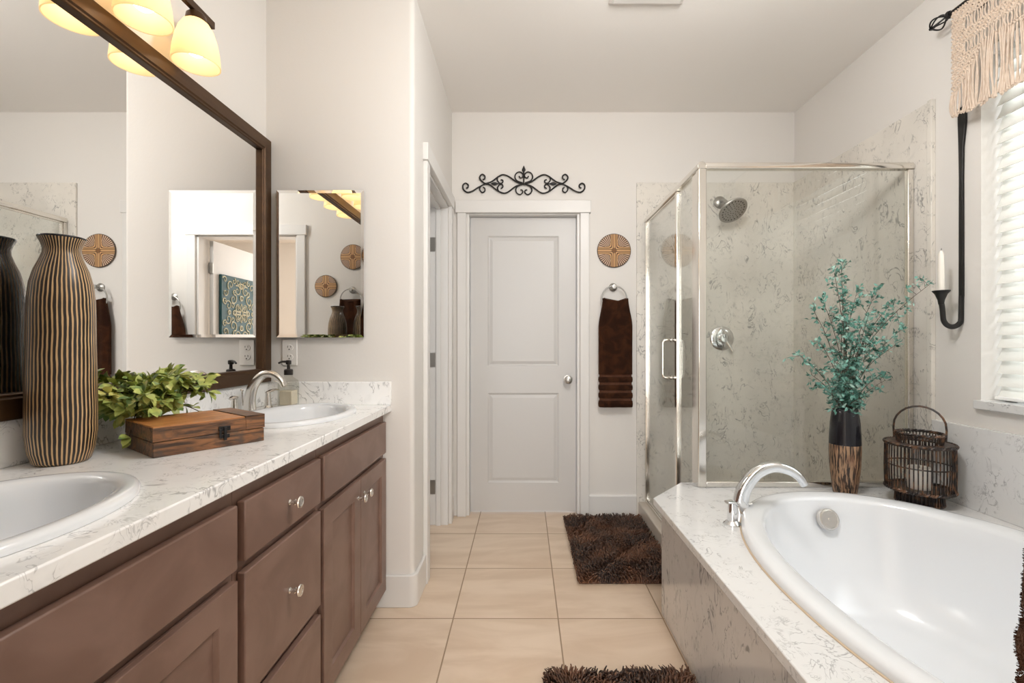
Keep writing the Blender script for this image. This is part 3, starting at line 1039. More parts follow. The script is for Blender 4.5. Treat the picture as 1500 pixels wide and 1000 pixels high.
def shaker(root, y0, y1, z0, z1, kn):
    f = 0.062
    mb = MB().box(XF - 0.0195, XF - 0.010, y0, y1, z0, z1)
    xs_ = XF
    o4 = [(y0, z0), (y1, z0), (y1, z1), (y0, z1)]
    i4 = [(y0 + f, z0 + f), (y1 - f, z0 + f), (y1 - f, z1 - f), (y0 + f, z1 - f)]
    j4 = [(y0 + f + 0.005, z0 + f + 0.005), (y1 - f - 0.005, z0 + f + 0.005), (y1 - f - 0.005, z1 - f - 0.005), (y0 + f + 0.005, z1 - f - 0.005)]
    vs = [(XF - 0.010, *p) for p in o4] + [(XF, *p) for p in o4] + [(XF, *p) for p in i4] + [(XF - 0.0098, *p) for p in j4]
    fs = []
    for a in (0, 4, 8):
        fs += [(a + i, a + (i + 1) % 4, a + 4 + (i + 1) % 4, a + 4 + i) for i in range(4)]
    mb.add(vs, fs)
    o = mb.build('cabinet_door', 'cab', root, bevel=0.0018, smooth=0)
    knob(o, *kn)
ZF0, ZF1, ZD0, ZD1 = 0.687, 0.8235, 0.087, 0.664
ca = thing('sink_cabinet', (-0.87, 1.745, 0), 'brown sink cabinet with two doors under the far basin', 'cabinet', None)
cab_shell(ca, 1.413, 2.088)
slab(ca, 'false_front', 1.425, 2.062, ZF0, ZF1)
shaker(ca, 1.425, 1.742, ZD0, ZD1, (1.712, 0.603))
shaker(ca, 1.746, 2.062, ZD0, ZD1, (1.776, 0.603))
cb = thing('drawer_cabinet', (-0.87, 1.21, 0), 'brown drawer cabinet of three drawers between the two sink cabinets', 'cabinet')
cab_shell(cb, 1.008, 1.413)
slab(cb, 'drawer', 1.022, 1.402, ZF0 + 0.005, ZF1, (1.212, 0.757))
slab(cb, 'drawer', 1.022, 1.402, 0.388, 0.668, (1.212, 0.530))
slab(cb, 'drawer', 1.022, 1.402, 0.087, 0.361, (1.212, 0.226))
cc = thing('sink_cabinet', (-0.87, 0.67, 0), 'brown sink cabinet under the near basin', 'cabinet')
cab_shell(cc, 0.325, 1.008)
slab(cc, 'false_front', 0.345, 0.9955, ZF0, ZF1)
shaker(cc, 0.345, 0.668, ZD0, ZD1, (0.638, 0.603))
shaker(cc, 0.672, 0.9955, ZD0, ZD1, (0.702, 0.603))

SINKS = [(-0.845, 1.760, 'far'), (-0.845, 0.675, 'near')]
SAX, SAY = 0.195, 0.272
ct = thing('countertop', (-0.87, 1.2, ZCT), 'long white marble vanity countertop with grey veins and backsplash', 'countertop')
outer = [(XL + 0.001, YF + 0.001), (-0.588, YF + 0.001), (-0.588, YE - 0.001), (XL + 0.001, YE - 0.001)]
MB().plate(outer, [ellipse(sx, sy, SAX - 0.02, SAY - 0.02, 56) for sx, sy, _ in SINKS], ZCT - 0.030, ZCT).build('slab', 'counter', ct, bevel=0.003)
MB().box(XL + 0.001, XL + 0.019, YF + 0.002, YE - 0.0195, ZCT + 0.0003, 0.997).build('backsplash', 'counter', ct, bevel=0.002)
MB().box(XL + 0.001, -0.588, YE - 0.019, YE - 0.001, ZCT + 0.0003, 0.997).build('backsplash', 'counter', ct, bevel=0.002)

for sx, sy, wh in SINKS:
    lab = 'white oval basin at the far end of the vanity behind the wooden box' if wh == 'far' else 'white oval basin nearest the camera in front of the striped vase'
    sk = thing('sink_basin', (sx, sy, ZCT), lab, 'sink', 'oval vanity basins')
    rings = []
    for d, zz in ((0, 0.0006), (0.0, 0.008), (0.003, 0.013), (0.010, 0.016), (0.020, 0.016), (0.030, 0.013), (0.036, 0.008), (0.041, 0.0), (0.047, -0.02), (0.060, -0.07), (0.080, -0.11), (0.11, -0.133), (0.15, -0.142), (0.172, -0.144)):
        rings.append([(p[0], p[1], ZCT + zz) for p in ellipse(sx, sy, SAX - d, SAY - d - max(0, d - 0.05) * 0.45, 72)])
    mb = loft(MB(), rings, cap=False)
    mb.f.append(tuple((len(rings) - 1) * 72 + i for i in range(72)))
    mb.build('bowl', 'porcelain', sk, smooth=50)
    MB().lathe([(0, 0), (0.022, 0), (0.021, 0.003), (0.012, 0.004), (0.010, 0.007), (0, 0.008)], (sx, sy, ZCT - 0.1435), (0, 0, 1), 24).build('drain', 'nickel', sk)

# widespread faucets behind each basin
def sink_faucet(y, label):
    x = -1.058
    b = Vector((x, y, ZCT))
    f = thing('sink_faucet', b, label, 'faucet', 'nickel vanity faucets')
    pts = catmull([b + Vector((-0.004, 0, 0.0006)), b + Vector((-0.006, 0, 0.05)), b + Vector((0.008, 0, 0.105)), b + Vector((0.045, 0, 0.148)), b + Vector((0.085, 0, 0.150)), b + Vector((0.115, 0, 0.128)), b + Vector((0.128, 0, 0.104))], 6)
    strip_spout(pts, 0.019, 0.014, 0.021, 0.009, Vector((0, 1, 0))).build('spout', 'nickel', f)
    MB().tube([b + Vector((-0.032, 0, 0.03)), b + Vector((-0.036, 0, 0.085))], 0.0028, 8).sphere(b + Vector((-0.036, 0, 0.088)), 0.006).build('pull_rod', 'nickel', f)
    for sg in (-1, 1):
        h = b + Vector((0.004, sg * 0.112, 0.0004))
        mb = MB().lathe([(0, 0), (0.027, 0), (0.026, 0.004), (0.018, 0.010), (0.013, 0.016), (0.011, 0.045), (0.0095, 0.068), (0, 0.07)], h, (0, 0, 1), 24)
        mb.tube([h + Vector((-0.006, -sg * 0.004, 0.066)), h + Vector((0.004, sg * 0.008, 0.074)), h + Vector((0.012, sg * 0.030, 0.078)), h + Vector((0.016, sg * 0.050, 0.074))], [0.010, 0.0105, 0.009, 0.005], 12, flat=(0.5, 1.3))
        mb.build('lever_handle', 'nickel', f)
    return f
sink_faucet(1.825, 'nickel faucet with two levers behind the far basin')
sink_faucet(0.735, 'nickel faucet with two levers behind the near basin, hidden by the vase')

# ------------------------------------------------------------------ framed mirror
GX, FX = -1.1335, -1.112
mz0, mz1, my0, my1 = 0.9985, 2.053, 0.345, 2.072
mr = thing('framed_mirror', (GX, 1.2, mz0), 'large bronze framed mirror over the vanity', 'mirror')
fw = 0.058
mb = MB()
o4 = [(my0, mz0), (my1, mz0), (my1, mz1), (my0, mz1)]
def ins(d): return [(my0 + d, mz0 + d), (my1 - d, mz0 + d), (my1 - d, mz1 - d), (my0 + d, mz1 - d)]
lv = [(0, XL + 0.001), (0, FX - 0.002), (0.002, FX), (fw - 0.012, FX), (fw - 0.008, FX - 0.005), (fw - 0.003, FX - 0.005), (fw, FX - 0.009), (fw, GX - 0.004)]
vs = [(xq, *p) for d, xq in lv for p in ins(d)]
fs = [(a * 4 + i, a * 4 + (i + 1) % 4, a * 4 + 4 + (i + 1) % 4, a * 4 + 4 + i) for a in range(len(lv) - 1) for i in range(4)]
mb.add(vs, fs).build('frame', 'bronze', mr, smooth=0)
MB().box(XL + 0.001, GX, my0 + fw - 0.004, my1 - fw + 0.004, mz0 + fw - 0.004, mz1 - fw + 0.004).build('mirror_glass', 'mirror', mr)

# small frameless mirror on the short wall
mm = thing('medicine_mirror', (-0.897, YE, 1.5), 'small rectangular mirror on the short wall beside the big framed mirror', 'mirror')
mx0, mx1, mzz0, mzz1, mf = -1.089, -0.705, 1.192, 1.838, 2.068
MB().box(mx0 + 0.001, mx1 - 0.001, mf + 0.006, YE - 0.0005, mzz0 + 0.001, mzz1 - 0.001).build('cabinet_back', 'chrome', mm)
mb = MB()
def q4(d, y): return [(mx0 + d, y, mzz0 + d), (mx1 - d, y, mzz0 + d), (mx1 - d, y, mzz1 - d), (mx0 + d, y, mzz1 - d)]
vs = q4(0, mf + 0.006) + q4(0, mf + 0.0012) + q4(0.013, mf)
fs = [(3, 2, 1, 0)] + [(a + i, a + (i + 1) % 4, a + 4 + (i + 1) % 4, a + 4 + i) for a in (0, 4) for i in range(4)] + [(8, 9, 10, 11)]
mb.add(vs, fs).build('mirror_glass', 'mirror', mm, smooth=0)

# ------------------------------------------------------------------ vanity light
vl = thing('vanity_light', (XL, 1.18, 2.2), 'bronze bar light with four glowing bell shades over the mirror', 'light')
LX, LZ = -1.038, 2.222
MB().box(XL + 0.0005, XL + 0.022, 1.05, 1.31, LZ - 0.045, LZ + 0.055).build('back_plate', 'bronze', vl, bevel=0.006)
mb = MB().box(LX - 0.008, LX + 0.008, 0.79, 1.57, LZ - 0.012, LZ + 0.012)
mb.tube([(XL + 0.02, 1.12, LZ), (LX, 1.12, LZ)], 0.008, 10).tube([(XL + 0.02, 1.24, LZ), (LX, 1.24, LZ)], 0.008, 10)
mb.build('bar', 'bronze', vl, bevel=0.002)
for y in (1.49, 1.285, 1.08, 0.875):
    top = LZ - 0.012
    MB().lathe([(0, 0), (0.020, 0), (0.027, -0.008), (0.030, -0.026), (0.026, -0.028), (0, -0.028)], (LX, y, top - 0.0004), (0, 0, 1), 24).build('shade_holder', 'bronze', vl)
    zt = top - 0.024
    pr = [(0.024, 0), (0.036, -0.010), (0.048, -0.032), (0.057, -0.062), (0.063, -0.095), (0.0665, -0.128), (0.067, -0.140)]
    prof = pr + [(r_ - 0.0035, h_) for r_, h_ in pr[::-1]]
    shd = MB().lathe(prof, (LX, y, zt), (0, 0, 1), 36).build('shade', 'shade', vl)
    MB().lathe([(0, -0.012), (0.013, -0.012), (0.013, -0.035), (0.020, -0.050), (0.029, -0.072), (0.030, -0.085), (0.026, -0.100), (0.015, -0.110), (0, -0.113)], (LX, y, zt), (0, 0, 1), 20).build('bulb', 'bulb', shd)

# ------------------------------------------------------------------ outlet
ol = thing('wall_outlet', (-1.039, YE, 1.126), 'white duplex power outlet under the small mirror', 'outlet')
MB().box(-1.0725, -1.0055, YE - 0.006, YE - 0.0005, 1.068, 1.184).build('cover_plate', 'plastic', ol, bevel=0.003)
for dz in (0.0205, -0.0205):
    c = (-1.039, YE - 0.0062, 1.126 + dz)
    s_ = MB().lathe([(0, 0), (0.0165, 0), (0.0160, 0.002), (0, 0.0022)], c, (0, -1, 0), 24, sx=0.85).build('socket', 'plastic', ol)
    mb = MB().box(c[0] - 0.0075, c[0] - 0.0055, c[1] - 0.0028, c[1] - 0.002, c[2], c[2] + 0.009).box(c[0] + 0.005, c[0] + 0.007, c[1] - 0.0028, c[1] - 0.002, c[2] + 0.001, c[2] + 0.008)
    mb.lathe([(0, 0), (0.0028, 0), (0.0028, 0.0008), (0, 0.0009)], (c[0], c[1] - 0.002, c[2] - 0.007), (0, -1, 0), 10)
    mb.build('slots', 'slot', s_)

# ------------------------------------------------------------------ things on the counter
va = thing('striped_vase', (-1.052, 1.072, ZCT), 'tall black and tan striped vase on the counter against the mirror', 'vase')
pr = [(0, 0.0006), (0.044, 0.0006), (0.050, 0.006), (0.057, 0.03), (0.0615, 0.07), (0.0615, 0.12), (0.0603, 0.20), (0.0588, 0.27), (0.0582, 0.33), (0.0574, 0.37), (0.054, 0.405), (0.047, 0.435), (0.038, 0.458), (0.033, 0.474), (0.0325, 0.484), (0.036, 0.497), (0.041, 0.507), (0.0405, 0.511), (0.036, 0.508), (0.028, 0.49), (0.028, 0.46), (0, 0.44)]
MB().lathe(pr, (-1.052, 1.072, ZCT), (0, 0, 1), 72).build('body', 'vase', va, smooth=60)
MB().torus((-1.052, 1.072, ZCT + 0.5095), 0.0385, 0.0032, (0, 0, 1), 48, 8).build('lip', 'black', va)

# wooden box
bc = Vector((-0.882, 1.269, ZCT))
wb = thing('wooden_box', bc, 'aged wooden box with an iron latch on the counter between the basins', 'box')
th = math.atan2(0.205, 0.1476)
wb.rotation_euler = (0, 0, th)
L, W, H = 0.2526, 0.208, 0.0735
def wbox(name, mat, par, boxes, bevel=0.0015):
    mb = MB()
    for bx in boxes: mb.box(*bx)
    o = mb.build(name, mat, None, bevel=bevel)
    o.parent = par
    OFF[o.name] = Vector((0, 0, 0))
    return o
wbox('base', 'boxside', wb, [(-L / 2, L / 2, -W / 2, W / 2, 0.0005, 0.036)])
lid = wbox('lid', 'boxside', wb, [(-L / 2, L / 2, -W / 2, W / 2, 0.0372, H - 0.004)])
wbox('lid_top', 'boxtop', lid, [(-L / 2 - 0.0005, L / 2 - 0.05, -W / 2 - 0.0005, W / 2 + 0.0005, H - 0.004, H)])
wbox('lid_strap', 'boxside', lid, [(L / 2 - 0.048, L / 2 + 0.0012, -W / 2 - 0.0012, W / 2 + 0.0012, H - 0.004, H + 0.0016), (L / 2 - 0.048, L / 2 + 0.0012, -W / 2 - 0.0012, -W / 2, 0.038, H)])
wbox('lid_strap', 'boxside', lid, [(-L / 2 - 0.0012, -L / 2 + 0.038, -W / 2 - 0.0012, -W / 2, 0.038, H - 0.003)])
wbox('latch', 'iron', wb, [(0.012, 0.040, -W / 2 - 0.003, -W / 2 - 0.0002, 0.043, 0.055), (0.014, 0.038, -W / 2 - 0.003, -W / 2 - 0.0002, 0.024, 0.034), (0.023, 0.030, -W / 2 - 0.006, -W / 2 - 0.003, 0.018, 0.052), (0.012, 0.018, -W / 2 - 0.005, -W / 2 - 0.003, 0.027, 0.047)], 0.001)


def leaf(mb, p, d, n, ln, wd, bend=0.25, seg=3):
    d = d.normalized(); n = (n - d * n.dot(d))
    n = n.normalized() if n.length > 1e-4 else d.orthogonal().normalized()
    s_ = d.cross(n)
    vs, fs = [p], []
    shp = [0.75, 1.0, 0.72] if seg == 3 else [1.0]
    us = [0.28, 0.55, 0.8] if seg == 3 else [0.55]
    for u_, w_ in zip(us, shp):
        c = p + d * (ln * u_) - n * (bend * ln * u_ * u_)
        lift = n * (wd * 0.16 * w_)
        vs += [c + s_ * (wd * 0.5 * w_) + lift, c, c - s_ * (wd * 0.5 * w_) + lift]
    tip = p + d * ln - n * (bend * ln)
    vs.append(tip)
    fs += [(0, 1, 2), (0, 2, 3)]
    for i in range(len(us) - 1):
        a = 1 + i * 3
        fs += [(a, a + 3, a + 4, a + 1), (a + 1, a + 4, a + 5, a + 2)]
    a = 1 + (len(us) - 1) * 3; t_ = len(vs) - 1
    fs += [(a, t_, a + 1), (a + 1, t_, a + 2)]
    mb.add(vs, fs)

def rv():
    v = Vector((random.gauss(0, 1), random.gauss(0, 1), random.gauss(0, 1)))
    return v.normalized()

def in_box(p):
    dx, dy = p.x - bc.x, p.y - bc.y
    lx, ly = dx * math.cos(th) + dy * math.sin(th), -dx * math.sin(th) + dy * math.cos(th)
    return abs(lx) < L / 2 + 0.004 and abs(ly) < W / 2 + 0.004 and p.z < ZCT + H + 0.012

# small leafy plant behind the box
pc = Vector((-1.062, 1.325, ZCT))
gp = thing('leafy_plant', pc, 'small bushy yellow green plant behind the wooden box', 'plant')
MB().lathe([(0, 0.0006), (0.030, 0.0006), (0.038, 0.05), (0.040, 0.055), (0.036, 0.055), (0.034, 0.048), (0, 0.046)], pc, (0, 0, 1), 28).build('pot', 'pot', gp)
fol, stm = MB(), MB()
for i in range(84):
    yy = random.uniform(-0.165, 0.105)
    top = Vector((random.uniform(-0.03, 0.115), yy, 0.215 - abs(yy) * 0.42 - random.uniform(0, 0.12)))
    p0 = pc + Vector((random.uniform(-.02, .02), random.uniform(-.02, .02), 0.046))
    tip = pc + top
    if tip.x < -1.105: tip.x = -1.105
    if in_box(tip): tip.z = ZCT + H + 0.03
    mid = (p0 + tip) / 2 + Vector((0, 0, 0.04))
    path = catmull([p0, mid, tip], 5)
    stm.tube(path, 0.0013, 5)
    for j in range(3, len(path)):
        for s_ in range(2):
            dd = (path[j] - path[j - 1]).normalized() * 0.6 + rv() * 0.8
            dd.x = abs(dd.x) * 0.8 if path[j].x < -1.09 else dd.x
            ll = random.uniform(0.025, 0.038)
            if in_box(path[j]) or in_box(path[j] + dd.normalized() * ll) or in_box(path[j] + dd.normalized() * ll * 0.6): continue
            leaf(fol, path[j], dd, Vector((0.3, 0, 1)) + rv() * 0.6, ll, random.uniform(0.016, 0.022))
    leaf(fol, tip, (tip - mid).normalized() + rv() * 0.3, Vector((0.5, -0.5, 1)), 0.034, 0.019)
for i in range(len(fol.v)):
    p = fol.v[i]
    fol.v[i] = (max(p[0], -1.122 if p[2] < 1.0 else -1.105), p[1], max(p[2], ZCT + 0.004))
fol.build('foliage', 'leaf', gp, recalc=False, smooth=60)
stm.build('stems', 'stem', gp)

# soap dispenser
so = Vector((-1.010, 2.018, ZCT))
sd = thing('soap_dispenser', so, 'square clear soap dispenser with a dark pump behind the far basin', 'soap dispenser')
mb = MB()
loft(mb, [[(so.x + a * h, so.y + b * h, so.z + zz) for a, b in ((-1, -1), (1, -1), (1, 1), (-1, 1))] for h, zz in ((0.031, 0.0006), (0.0315, 0.004), (0.0315, 0.100), (0.029, 0.112), (0.014, 0.126), (0.014, 0.136))])
mb.build('bottle', 'bottle', sd, bevel=0.004, smooth=0)
MB().box(so.x - 0.027, so.x + 0.027, so.y - 0.027, so.y + 0.027, so.z + 0.008, so.z + 0.070).build('liquid_soap', 'soap', sd, bevel=0.004)
mb = MB().lathe([(0, 0.1362), (0.018, 0.1362), (0.018, 0.156), (0.015, 0.160), (0.007, 0.162), (0.006, 0.180), (0.011, 0.182), (0.0115, 0.196), (0.009, 0.199), (0, 0.1995)], so, (0, 0, 1), 22)
mb.tube([so + Vector((0, 0, 0.192)), so + Vector((-0.022, -0.012, 0.193)), so + Vector((-0.034, -0.019, 0.186))], [0.0055, 0.0045, 0.004], 10)
mb.build('pump', 'blackplastic', sd)

# ------------------------------------------------------------------ things on the far wall
YW = YB
def carved(loc, rad, sg, label):
    o = thing('carved_wood_disc', loc, label, 'wall decor', 'carved round wall plaques')
    d = MB().lathe([(0, 0.0005), (rad - 0.004, 0.0005), (rad, 0.006), (rad - 0.002, 0.013), (rad - 0.006, 0.014), (0, 0.015)], loc, (0, sg, 0), 64).build('disc', 'disc', o, smooth=50)
    MB().torus(Vector(loc) + Vector((0, sg * 0.009, 0)), rad - 0.001, 0.0035, (0, 1, 0), 64, 8).build('edge', 'stem', o)
carved((0.606, YW, 1.792), 0.112, -1, 'carved round wood plaque above the brown towel on the far wall')
carved((-0.875, YF, 1.868), 0.100, 1, 'larger carved wood plaque on the doorway wall, upper one in the small mirror')
carved((-0.655, YF, 1.631), 0.088, 1, 'smaller carved wood plaque on the doorway wall, lower one in the small mirror')

def towel_ring(x, y, z, sg, label, R=0.083):
    o = thing('towel_ring', (x, y, z), label, 'towel ring', 'towel rings')
    mb = MB().lathe([(0, 0.0005), (0.028, 0.0005), (0.028, 0.006), (0.020, 0.012), (0.011, 0.016), (0.010, 0.040), (0.014, 0.044), (0.014, 0.056), (0, 0.058)], (x, y, z), (0, sg, 0), 28)
    mb.build('post', 'brushed', o)
    MB().torus((x, y + sg * 0.047, z - R + 0.004), R, 0.0048, (0, 1, 0), 56, 10).build('ring', 'brushed', o)

def towel(x, y, z, sg, zbot, label, w_top=0.086, w=0.112, skew=0.0, pile=False, thick=0.026, sd=0.0):
    """towel hanging through a ring; y = plane of the ring"""
    ctr = Vector((x, y, z))
    o = thing('hand_towel', ctr, label, 'towel', 'brown hand towels')
    def ring(zz, dt=0.0, dw=0.0):
        u = min(1, max(0, (z - zz) / 0.20)); e = u * u * (3 - 2 * u)
        hw = w_top + (w - w_top) * e + dw
        t = 0.021 + (thick - 0.021) * e + dt
        pts = []
        n = 72
        for k_ in range(n):
            a = 2 * PI * k_ / n
            c, s_ = math.cos(a), math.sin(a)
            px = math.copysign(abs(c) ** 0.55, c) * hw
            py = math.copysign(abs(s_) ** 0.55, s_) * t
            fold = 0.006 * (1 - 0.6 * u) * math.sin(px * 95 + sd) + 0.004 * math.sin(px * 41 + zz * 9 + sd)
            dip = -0.018 * (1 - (px / hw) ** 2) * max(0, 1 - (z - zz) / 0.02)
            pts.append((x + px + skew * (z - zz), y + py + (fold if s_ * sg > 0 else 0), zz + dip))
        return pts
    zs = [z, z - 0.003, z - 0.008, z - 0.016, z - 0.03] + [z - 0.03 - i * 0.022 for i in range(1, 60)]
    band0 = zbot + 0.218
    top = [ring(z + 0.002, -0.015, -0.012), ring(z, -0.008, -0.004)] + [ring(q_) for q_ in zs[1:] if q_ > band0 + 0.004] + [ring(band0)]
    body = loft(MB(), top)
    for i in range(4):
        a = band0 - 0.0145 - i * 0.0525
        b = a - 0.038 if i < 3 else zbot
        rgs = [ring(a, -0.006, -0.004), ring(a - 0.004), ring((a + b) / 2, 0.003, 0.002), ring(b + 0.004), ring(b, -0.006, -0.004)]
        loft(body, rgs)
        bnd = MB()
        t_ = a + 0.0145 if i else band0
        t_ = a + 0.0145
        loft(bnd, [ring(t_ + 0.001, -0.006, -0.005), ring(a - 0.001, -0.006, -0.005)])
        bnd.build('woven_band', 'band', o)
    if pile:
        vs = np.array(body.v); n0 = len(body.v)
        for i in range(0, n0 - 73):
            p = Vector(body.v[i])
            if p.z > 1.1: continue
            for _ in range(14):
                q_ = p + Vector((0, 0, random.uniform(-.009, .009)))
                out = Vector((q_.x - x, (q_.y - y) * 3, 0)).normalized() + rv() * 0.7
                q_ = q_ - out * 0.0016
                e_ = q_ + out * 0.0024
                s_ = rv() * 0.0006
                body.add([q_ - s_, q_ + s_, e_ + s_ * 0.6, e_ - s_ * 0.6], [(0, 1, 2, 3)])
    body.build('terry_cloth', 'towel', o, smooth=60)
    return o
towel_ring(0.600, YW, 1.545, -1, 'metal towel ring holding the brown towel on the far wall')
towel(0.608, YW - 0.047, 1.468, -1, 0.741, 'dark brown towel hanging on the far wall beside the shower', skew=0.0)
towel_ring(-0.870, YF, 1.600, 1, 'metal towel ring on the doorway wall above the vanity, seen in the mirrors')
towel(-0.870, YF + 0.047, 1.522, 1, 0.935, 'dark brown towel on the doorway wall above the vanity, seen in the small mirror', sd=1.0)
towel_ring(0.583, YF, 1.545, 1, 'metal towel ring on the doorway wall over the bath end')
towel(0.5795, YF + 0.075, 1.468, 1, 0.720, 'dark brown towel edge at the right, over the near end of the bathtub', pile=True, thick=0.048, sd=2.0, w=0.106, skew=-0.098)

# wrought iron scroll over the door
K = 3.177 * 1.0 / 690
def sp(cx, cy): return Vector(((cx / 4.1667 - 168) * K, 3.177, EYE + (323 - cy / 4.1667) * K))
isc = thing('iron_scroll', sp(697, 373), 'black wrought iron scroll above the door', 'wall decor')
curves = [
    [(345, 398), (356, 393), (357, 378), (341, 368), (326, 380), (328, 405), (352, 423), (385, 415), (420, 393), (463, 371), (500, 358), (545, 326), (575, 316), (610, 330), (650, 358), (697, 373)],
    [(697, 373), (650, 386), (600, 422), (570, 428), (535, 412), (490, 378), (463, 371), (436, 351), (428, 330), (443, 314), (459, 324), (458, 341), (446, 346)],
    [(463, 371), (436, 386), (428, 405), (442, 424), (458, 417), (459, 400), (448, 393)],
    [(540, 326), (535, 347), (549, 366), (566, 365), (569, 351), (557, 346)],
    [(543, 416), (536, 396), (550, 377), (566, 377), (569, 392), (557, 400)],
    [(690, 366), (655, 352), (643, 330), (651, 308), (672, 299), (690, 311), (691, 328), (677, 336), (668, 324)],
    [(697, 373), (662, 385), (648, 406), (655, 428), (675, 437), (690, 425), (688, 411), (676, 408)],
    [(697, 373), (697, 350), (697, 300)],
]
mb = MB()
for ci, c in enumerate(curves):
    for mir in ((0, 1) if ci < 7 else (0,)):
        pts = [sp(1394 - a if mir else a, b + (4 if mir and a < 600 else 0) * 0) for a, b in c]
        if ci < 7 or True:
            mb.tube(catmull(pts, 6), 0.0052 if ci < 2 else 0.0045, 8)
for mir in (1, -1):
    a = sp(697 - mir * 134, 371); b = sp(697 - mir * 202, 371)
    mb.tube([a, a.lerp(b, .35), a.lerp(b, .6), a.lerp(b, .75), b], [0.0025, 0.003, 0.0115, 0.0105, 0.001], 10, flat=(1.0, 0.35))
a, b = sp(697, 312), sp(697, 260)
mb.tube([a, a.lerp(b, .2), a.lerp(b, .45), a.lerp(b, .6), b], [0.004, 0.004, 0.0125, 0.011, 0.001], 10, flat=(1.0, 0.35))
for cx in (463, 931):
    mb.sphere(sp(cx, 371), 0.007, 10, 6)
mb.sphere(sp(697, 373), 0.008, 10, 6)
scr = mb.build('scrollwork', 'iron', isc)
for cx in (463, 931):
    q_ = sp(cx, 371)
    MB().tube([q_ + Vector((0, 0.003, 0)), Vector((q_.x, YW - 0.0003, q_.z))], 0.003, 8).build('mounting_pin', 'iron', isc)

# ------------------------------------------------------------------ things on the bath deck
vp = Vector((1.435, 2.108, ZDECK))
dv = thing('two_tone_vase', vp, 'tall vase, black on top and streaked brown below, on the bath deck', 'vase')
MB().lathe([(0, 0.0006), (0.044, 0.0006), (0.046, 0.004), (0.0535, 0.06), (0.0600, 0.13), (0.0622, 0.19), (0.0620, 0.222)], vp, (0, 0, 1), 48).build('lower_body', 'streak', dv)
MB().lathe([(0.0622, 0.222), (0.0612, 0.26), (0.0575, 0.32), (0.0515, 0.365), (0.0475, 0.382), (0.0455, 0.384), (0.0445, 0.380), (0.046, 0.33), (0, 0.30)], vp, (0, 0, 1), 48).build('upper_body', 'black', dv)

tb = thing('teal_branches', vp + Vector((0, 0, 0.31)), 'teal green leafy branches standing in the two tone vase', 'branches')
fol, stm = MB(), MB()
m0 = vp + Vector((0, 0, 0.36))
def tgt(px, py, dy=0.0):
    Y = vp.y + dy
    return Vector(((px - 768) * Y / 690, Y, EYE - (py - 503) * Y / 690))
tips = [(1232, 386, 0.0), (1222, 400, -0.02), (1192, 455, -0.05), (1205, 440, .02), (1170, 520, -0.06), (1255, 428, -0.03), (1285, 425, 0.0), (1308, 442, -0.04), (1300, 462, 0.0), (1362, 416, -0.14), (1320, 482, -0.10), (1312, 505, -0.06), (1290, 548, -0.05), (1298, 556, -0.02), (1188, 548, -0.05), (1200, 500, -0.08), (1240, 470, -0.08), (1270, 470, -0.10), (1250, 500, -0.12), (1282, 505, -0.09), (1225, 530, -0.09), (1255, 540, -0.10), (1215, 575, -0.07), (1265, 580, -0.08), (1240, 560, -0.09), (1235, 430, -0.04)]
def clampx(p):
    yl = PY - 0.02
    return Vector((min(p.x, XR - 0.03), min(p.y, yl), p.z))
def twig(path, rad, nl, size):
    stm.tube(path, [rad * (1 - 0.7 * i / (len(path) - 1)) for i in range(len(path))], 5)
for (px, py, dy) in tips:
    T = tgt(px, py, dy)
    a = random.uniform(0, 2 * PI)
    p0 = m0 + Vector((math.cos(a) * 0.02, math.sin(a) * 0.02, -0.04))
    out = T - p0
    c1 = p0 + Vector((out.x * 0.18, out.y * 0.18, out.z * 0.45)); c2 = p0 + Vector((out.x * 0.58, out.y * 0.6, out.z * 0.78))
    path = [clampx(q_) for q_ in catmull([p0, p0 + Vector((out.x * .04, out.y * .04, 0.06)), c1, c2, T], 6)]
    twig(path, 0.0026, 0, 0)
    n = len(path)
    ln = out.length
    start = 0.24 if ln > 0.25 else 0.12
    nb = int(6 + ln * 30)
    for b_ in range(nb):
        u_ = start + (1 - start) * (b_ + 0.5) / nb
        i = min(int(u_ * (n - 1)), n - 2)
        q0 = path[i].lerp(path[i + 1], u_ * (n - 1) - i)
        td = (path[i + 1] - path[i]).normalized()
        dd = (td * 0.5 + rv() * 0.8 + Vector((0, -0.1, 0.15))).normalized()
        tl = random.uniform(0.025, 0.06)
        tw = [clampx(q_) for q_ in (q0, q0 + dd * tl * 0.5 + Vector((0, 0, 0.004)), q0 + dd * tl)]
        stm.tube(tw, [0.0009, 0.0007, 0.0005], 4)
        for w_ in range(5):
            f_ = 0.25 + 0.75 * w_ / 4
            pq = q0 + dd * tl * f_
            leaf(fol, clampx(pq), dd * 0.5 + rv() * 0.8, rv() + Vector((0, -0.4, 0.5)), random.uniform(0.018, 0.027), random.uniform(0.0095, 0.0135), 0.2, 1)
    for w_ in range(4):
        leaf(fol, clampx(T + rv() * 0.006), (T - c2).normalized() + rv() * 0.7, rv(), 0.025, 0.012, 0.2, 1)
for i in range(len(fol.v)):
    p = fol.v[i]
    fol.v[i] = (min(p[0], XR - 0.024), min(p[1], PY - 0.016), p[2])
fol.build('leaves', 'teal', tb, recalc=False, smooth=60)
stm.build('stems', 'stem', tb)

